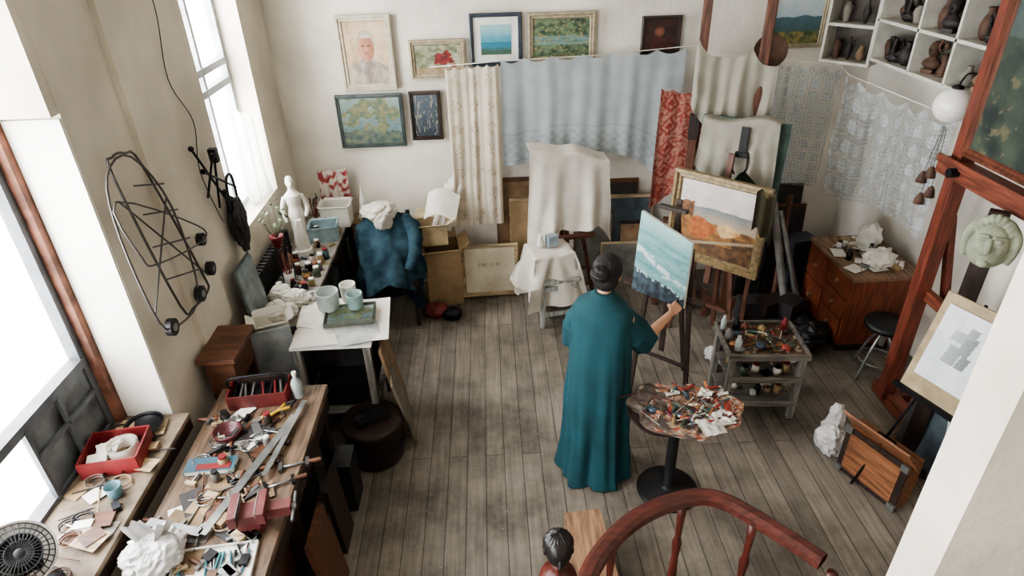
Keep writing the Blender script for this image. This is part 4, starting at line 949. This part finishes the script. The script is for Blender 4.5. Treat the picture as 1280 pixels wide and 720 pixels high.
def vase(q,m,r,h,t=0):
    P=[[(.5,0),(.9,.2),(1,.45),(.7,.7),(.4,.82),(.42,.9),(.6,1)],[(.6,0),(.7,.1),(1,.6),(.85,.85),(.5,.93),(.55,1)],[(.35,0),(.5,.15),(.9,.35),(.95,.5),(.4,.75),(.25,.9),(.35,1)]][t%3]
    q.lathe((0,0,0),[(a*r,b_*h) for a,b_ in P]+[(P[-1][0]*r*.8,h),(P[-1][0]*r*.6,h*.9)],m,22)
    if t%2: q.tube([(r*.6,0,h*.85),(r*1.15,0,h*.75),(r*.95,0,h*.5)],r*.1,m,8,smooth=4)
def bust(q,m,s_=1):
    q.box((0,0,.015*s_),(.09*s_,.08*s_,.03*s_),m); q.lathe((0,0,.03*s_),[(.04*s_,0),(.075*s_,.03*s_),(.06*s_,.06*s_),(.028*s_,.08*s_),(.027*s_,.11*s_)],m,20,sy=.7)
    q.sph((0,0,.165*s_),(.04*s_,.048*s_,.055*s_),m,disp=lambda d:.08*noise.noise(d*4)); q.sph((0,-.047*s_,.16*s_),(.008*s_,.012*s_,.014*s_),m); q.sph((0,.012*s_,.19*s_),(.043*s_,.045*s_,.035*s_),m,disp=lambda d:.15*noise.noise(d*8))
def figure(q,m,s_=1):
    q.cyl((0,0,0),(0,0,.02*s_),.05*s_,m); q.tube([(0,0,.02*s_),(.01,0,.1*s_),(-.01,0,.17*s_)],.03,m,10,rs=[.045*s_,.03*s_,.035*s_],smooth=4); q.sph((-.01,0,.23*s_),(.022*s_,.024*s_,.03*s_),m)
    q.tube([(.02*s_,0,.18*s_),(.06*s_,-.02*s_,.14*s_),(.03*s_,-.04*s_,.1*s_)],.01*s_,m,8,smooth=3); q.tube([(-.04*s_,0,.18*s_),(-.06*s_,-.02*s_,.22*s_),(-.04*s_,-.02*s_,.28*s_)],.01*s_,m,8,smooth=3)
def driftwood(q,sc=1):
    for i in range(9):
        a=i*1.1; q.tube([(0,0,.03*sc),(math.cos(a)*.06*sc,math.sin(a)*.06*sc,.1*sc),(math.cos(a+.5)*.1*sc,math.sin(a+.5)*.09*sc,(.16+.03*(i%4))*sc)],.02,clay2,8,rs=[.036*sc,.026*sc,.012*sc],smooth=5)
    q.sph((0,0,.05*sc),(.1*sc,.08*sc,.055*sc),clay2,disp=lambda d:.4*noise.noise(d*3),nu=30,nv=20)
ms=[clay,clay2,clay3,clay4,clay2,clay]
k=0
for zi in(2.283,2.583,2.883):
    for y in(5.30,5.18,5.06,4.94,4.78,4.66,4.53,4.34,4.2,4.05,3.85,3.7,3.55):
        k+=1; rd=random.Random(k); t=rd.random(); m=rd.choice(ms); xx=3.29+rd.uniform(-.04,.05)
        if t<.42: place("clay_vase",lambda q:vase(q,m,.045+.02*rd.random(),.13+.09*rd.random(),k),(xx,y,zi))
        elif t<.68: place("bust_sculpture",lambda q:bust(q,m,1.0),(xx,y,zi),-1.2)
        elif t<.85: place("clay_figurine",lambda q:figure(q,m,.9),(xx,y,zi),-1)
        else: place("driftwood_sculpture",lambda q:driftwood(q,.75),(xx,y,zi))
for (dx,zi) in((.1,2.213),(.2,2.213),(.3,2.213),(.12,2.513),(.28,2.513),(.2,2.813)):
    k+=1; place("clay_vase",lambda q:vase(q,ms[k%5],.035,.13+.03*(k%3),k),(2.92+dx*.652+.1*.758,5.76-dx*.758+.1*.652,zi))
place("copper_dish",lambda q:q.lathe((0,0,0),[(.01,0),(.08,.01),(.13,.05),(.135,.05),(.09,.0),(.01,-.01)],clay,30,(1.35,0,-.3)),(2.36,5.5,2.34))
gm,gnt,gb=newmat("opal_glass"); gb.inputs["Base Color"].default_value=(.78,.77,.74,1); gb.inputs["Roughness"].default_value=.2; gb.inputs["Subsurface Weight"].default_value=.3
def globe(q):
    q.sph((0,0,0),.11,gm,nu=32,nv=20); q.lathe((0,0,.098),[(.035,0),(.035,.02),(.012,.03)],dark,20); q.tube([(0,0,.12),(.03,.02,.16),(.12,.1,.17),(.24,.15,.15)],.006,dark,8,smooth=5)
place("globe_lamp",globe,(2.93,3.95,2.27))
def bells(q):
    for i,(y,z) in enumerate(((0,0),(.07,-.06),(-.05,-.12),(.03,-.2))): q.lathe((0,y,z),[(.035,0),(.03,.03),(.02,.06),(.008,.075)],clay,16); q.tube([(0,y,z+.07),(0,y*.3,.34)],.002,dark,5)
place("clay_bells",bells,(2.95,3.98,1.78))

# ---------------------------------------------------------------- large red easel with forest painting
re_=empty("large_studio_easel",(3.02,3.76,0))
q=B(); ow=wood("easel_orange",C(110,56,42),.45,'z'); owy=wood("easel_orange_y",C(116,62,46),.45,'y')
q.bar((-.03,0,.06),(-.07,0,3.5),.1,.09,ow); q.bar((0,-1.04,.06),(-.04,-1.04,3.5),.07,.09,ow)
q.box((0,-.5,.06),(.1,1.3,.1),owy); q.box((-.09,-.52,1.93),(.13,1.2,.1),owy); q.box((-.16,-.52,1.98),(.02,1.2,.05),owy); q.box((0,-.5,1.0),(.05,1.0,.08),owy)
q.bar((0,0,.05),(.4,0,.05),.08,.08,ow); q.bar((0,-1.04,.05),(.4,-1.04,.05),.08,.08,ow); q.bar((.38,0,.08),(.0,0,1.6),.05,.05,ow)
q.cyl((-.15,-.12,1.94),(-.21,-.12,1.94),.03,dark,seg=16)
q.done("frame",parent=re_,bevel=.005)
picture("forest_painting",1.0,1.0,f_forest,(2.87,3.14,2.56),(0,0,-pi/2),b=.05,fm=wood("orange_frame",C(104,60,44),.45,'z'),n=110)
gp=M("green_plaster",C(142,148,128),.8,var=.14,scale=14,bump=.2)
def relief(q):
    g=gp
    q.sph((0,0,0),(.115,.07,.15),g,nu=60,nv=40) 
    q.sph((0,-.045,-.01),(.088,.065,.12),g,nu=40,nv=26); q.cap((0,-.105,.035),(0,-.13,-.02),.012,.019,g)
    for k_ in(-1,1):
        q.sph((k_*.036,-.095,.03),(.02,.012,.01),g); q.sph((k_*.045,-.085,-.02),(.024,.02,.026),g); q.cap((k_*.014,-.112,.055),(k_*.06,-.09,.052),.009,.007,g)
        q.tube([(k_*.05,-.03,.12),(k_*.1,-.03,.06),(k_*.112,-.02,-.02),(k_*.1,-.01,-.1)],.02,g,10,rs=[.03,.028,.024,.016],smooth=5)
    q.sph((0,-.107,-.055),(.03,.01,.007),g); q.sph((0,-.103,-.068),(.024,.01,.007),g); q.sph((0,-.095,-.10),(.03,.025,.022),g)
    for i in range(9):
        a=.5+i/8*(pi-1); q.sph((math.cos(a)*.09,-.03,math.sin(a)*.125+.01),(.03,.035,.024),g,(0,-a,0))
q=B(); relief(q); q.done("plaster_head",(2.70,3.02,1.78),(-.1,0,-.75),remesh=.0035,sm_it=1)
q=B(); q.box((.0,.12,-.95),(.10,.06,1.9),darkwood); q.box((0,.1,-.9),(.24,.05,.08),darkwood); q.box((0,.12,-1.86),(.3,.24,.05),darkwood); q.done("head_stand",(2.72,3.06,1.9),(0,0,-.75),bevel=.004)
sk=empty("sketch_easel",(2.54,2.78,0),(0,0,-1.2))
q=B(); q.box((0,0,1.20),(.38,.015,.62),M("drawing_board",C(158,140,110),.7),(-.25,0,0))
for a_,b_ in(((-.25,-.12,0),(0,.1,1.5)),((.25,-.12,0),(0,.1,1.5)),((0,.45,0),(0,.12,1.45))): q.cyl(a_,b_,.009,dark,seg=8)
q.bar((-.22,-.09,.89),(.22,-.09,.89),.03,.03,dark); q.cyl((.12,-.06,.9),(.42,-.34,.02),.008,steel,seg=8); q.done("tripod",parent=sk)
q=B(); q.surf(lambda u,v:((u-.5)*.29,.255*(v-.5)*.44+.0,1.23+(v-.5)*.44),60,80,ATT,False,col=f_sketch); q.done("sketch_paper",(0,-.012,0),parent=sk)
def case(q):
    cw=wood("case_wood",C(132,88,60),.5,'x')
    q.box((0,0,.2),(.44,.14,.38),cw); q.box((0,-.07,.2),(.44,.012,.38),darkwood); q.box((0,-.078,.2),(.36,.012,.3),cw)
    for x in(-.2,.2):
        for z in(.03,.37): q.box((x,-.08,z),(.05,.02,.05),steel)
    q.tube([(-.06,-.0,.4),(-.06,0,.43),(.06,0,.43),(.06,0,.4)],.008,dark,8)
    q.box((.02,-.1,.46),(.46,.012,.3),cw,(.7,0,0)); q.box((.02,-.1,.47),(.38,.012,.24),dg,(.7,0,0))
place("sketchbox_case",case,(2.46,2.95,0),-1.15,bevel=.003)
panels("leaning_canvases",(2.95,3.1,0),-1.3,[(0,.5,.6,brown,dg),(.05,.4,.5,darkwood,bl)])
def bagw(q):
    crump(q,bagm,(.10,.11,.12),4); q.sph((.02,.04,.24),(.055,.05,.12),bagm,disp=lambda d:.35*noise.noise(d*2.5)+.2*(.4-abs(noise.noise(d*5))*1.5),nu=60,nv=36)
place("white_cloth_bag",bagw,(2.34,3.3,0))
place("crumpled_rag",lambda q:crump(q,bagm,(.1,.09,.07),14),(1.88,4.4,.0)); place("black_bag",lambda q:crump(q,black,(.16,.16,.14),15),(2.72,4.55,0)); place("crumpled_rag",lambda q:crump(q,bagm,(.1,.09,.07),16),(2.48,4.36,.0))
place("black_bag",lambda q:crump(q,black,(.12,.12,.1),25),(2.45,4.7,0))
q=B() 
for i in range(3): q.box((2.36+.16*i,4.98-.05*i,.12+.02*i),(.22,.18,.24),[dg,darkwood,dg][i],(0,0,.3*i))
q.done("storage_boxes",bevel=.004)

# ---------------------------------------------------------------- staircase railing
ctl=[Vector(p) for p in((.10,1.10,1.02),(.20,1.36,1.06),(.31,1.61,1.1),(.42,1.76,1.1),(.56,1.88,1.1),(.72,1.955,1.1),(.87,1.985,1.1),(.97,1.955,1.1),(1.06,1.875,1.1),(1.17,1.75,1.1),(1.29,1.60,1.1),(1.38,1.48,1.1))]
pth=[]
for i in range(1,len(ctl)-2):
    p0,p1,p2,p3=ctl[i-1:i+3]
    for k_ in range(6):
        t=k_/6; pth.append(.5*((2*p1)+(p2-p0)*t+(2*p0-5*p1+4*p2-p3)*t*t+(-p0+3*p1-3*p2+p3)*t**3))
sr=empty("stair_railing")
q=B(); prof=[(-.040,-.024),(-.036,.01),(-.016,.026),(.016,.026),(.036,.01),(.040,-.024),(.02,-.034),(-.02,-.034)]
vs=[];fs=[];n=len(pth)
for j,c in enumerate(pth):
    t=(pth[min(j+1,n-1)]-pth[max(j-1,0)]).normalized(); d=Vector((t.y,-t.x,0)).normalized()
    for r_,h_ in prof: vs.append(c+d*r_+Vector((0,0,h_)))
P_=len(prof)
for j in range(n-1):
    for m_ in range(P_): m2=(m_+1)%P_; fs.append((j*P_+m_,j*P_+m2,(j+1)*P_+m2,(j+1)*P_+m_))
q.add(vs,fs,wood("rail_red",C(80,38,31),.38,'x'),False); q.done("handrail",parent=sr,bevel=.004)
q=B()
for x,y in((.24,1.43),(.44,1.775),(.80,1.975),(1.08,1.855),(1.30,1.585)):
    q.lathe((x,y,0),[(.026,0),(.026,.15),(.018,.17),(.028,.3),(.03,.4),(.02,.6),(.016,.7),(.024,.8),(.014,.84),(.018,.95),(.022,1.07)],redwood,16)
q.done("balusters",parent=sr)
q=B(); bw=M("carved_dark",C(28,23,23),.4,var=.3,scale=20,bump=.3)
q.lathe((.21,1.75,0),[(.05,0),(.05,.80),(.06,.83),(.075,.86),(.085,.90),(.075,.935),(.045,.96),(.03,.985),(.03,1.02)],redwood,28)
q.sph((.21,1.75,1.085),(.056,.064,.074),bw,nu=32,nv=22,disp=lambda d:.04*noise.noise(d*4)); q.sph((.21,1.768,1.105),(.064,.062,.066),bw,nu=60,nv=30,disp=lambda d:.05*math.sin(math.atan2(d.y,d.x)*18)+.05*noise.noise(d*5))
q.cap((.21,1.69,1.09),(.21,1.68,1.065),.007,.011,bw)
for k_ in(-1,1): q.sph((.21+k_*.058,1.755,1.075),(.008,.014,.02),bw)
q.done("newel_post",parent=sr)
q=B(); tread=wood("tread_wood",C(142,110,84),.5,'y'); q.prism([(.28,1.75),(.60,1.95),(.56,2.62),(.34,2.60)],.26,.3,tread); q.prism([(.31,1.80),(.56,1.97),(.52,2.58),(.36,2.56)],0,.26,darkwood); q.done("stair_tread",bevel=.004)

sc=bpy.context.scene
try:
    sc.view_settings.view_transform='AgX'; sc.view_settings.look='AgX - Medium High Contrast'; sc.view_settings.exposure=0.2
except Exception as e: print(e)
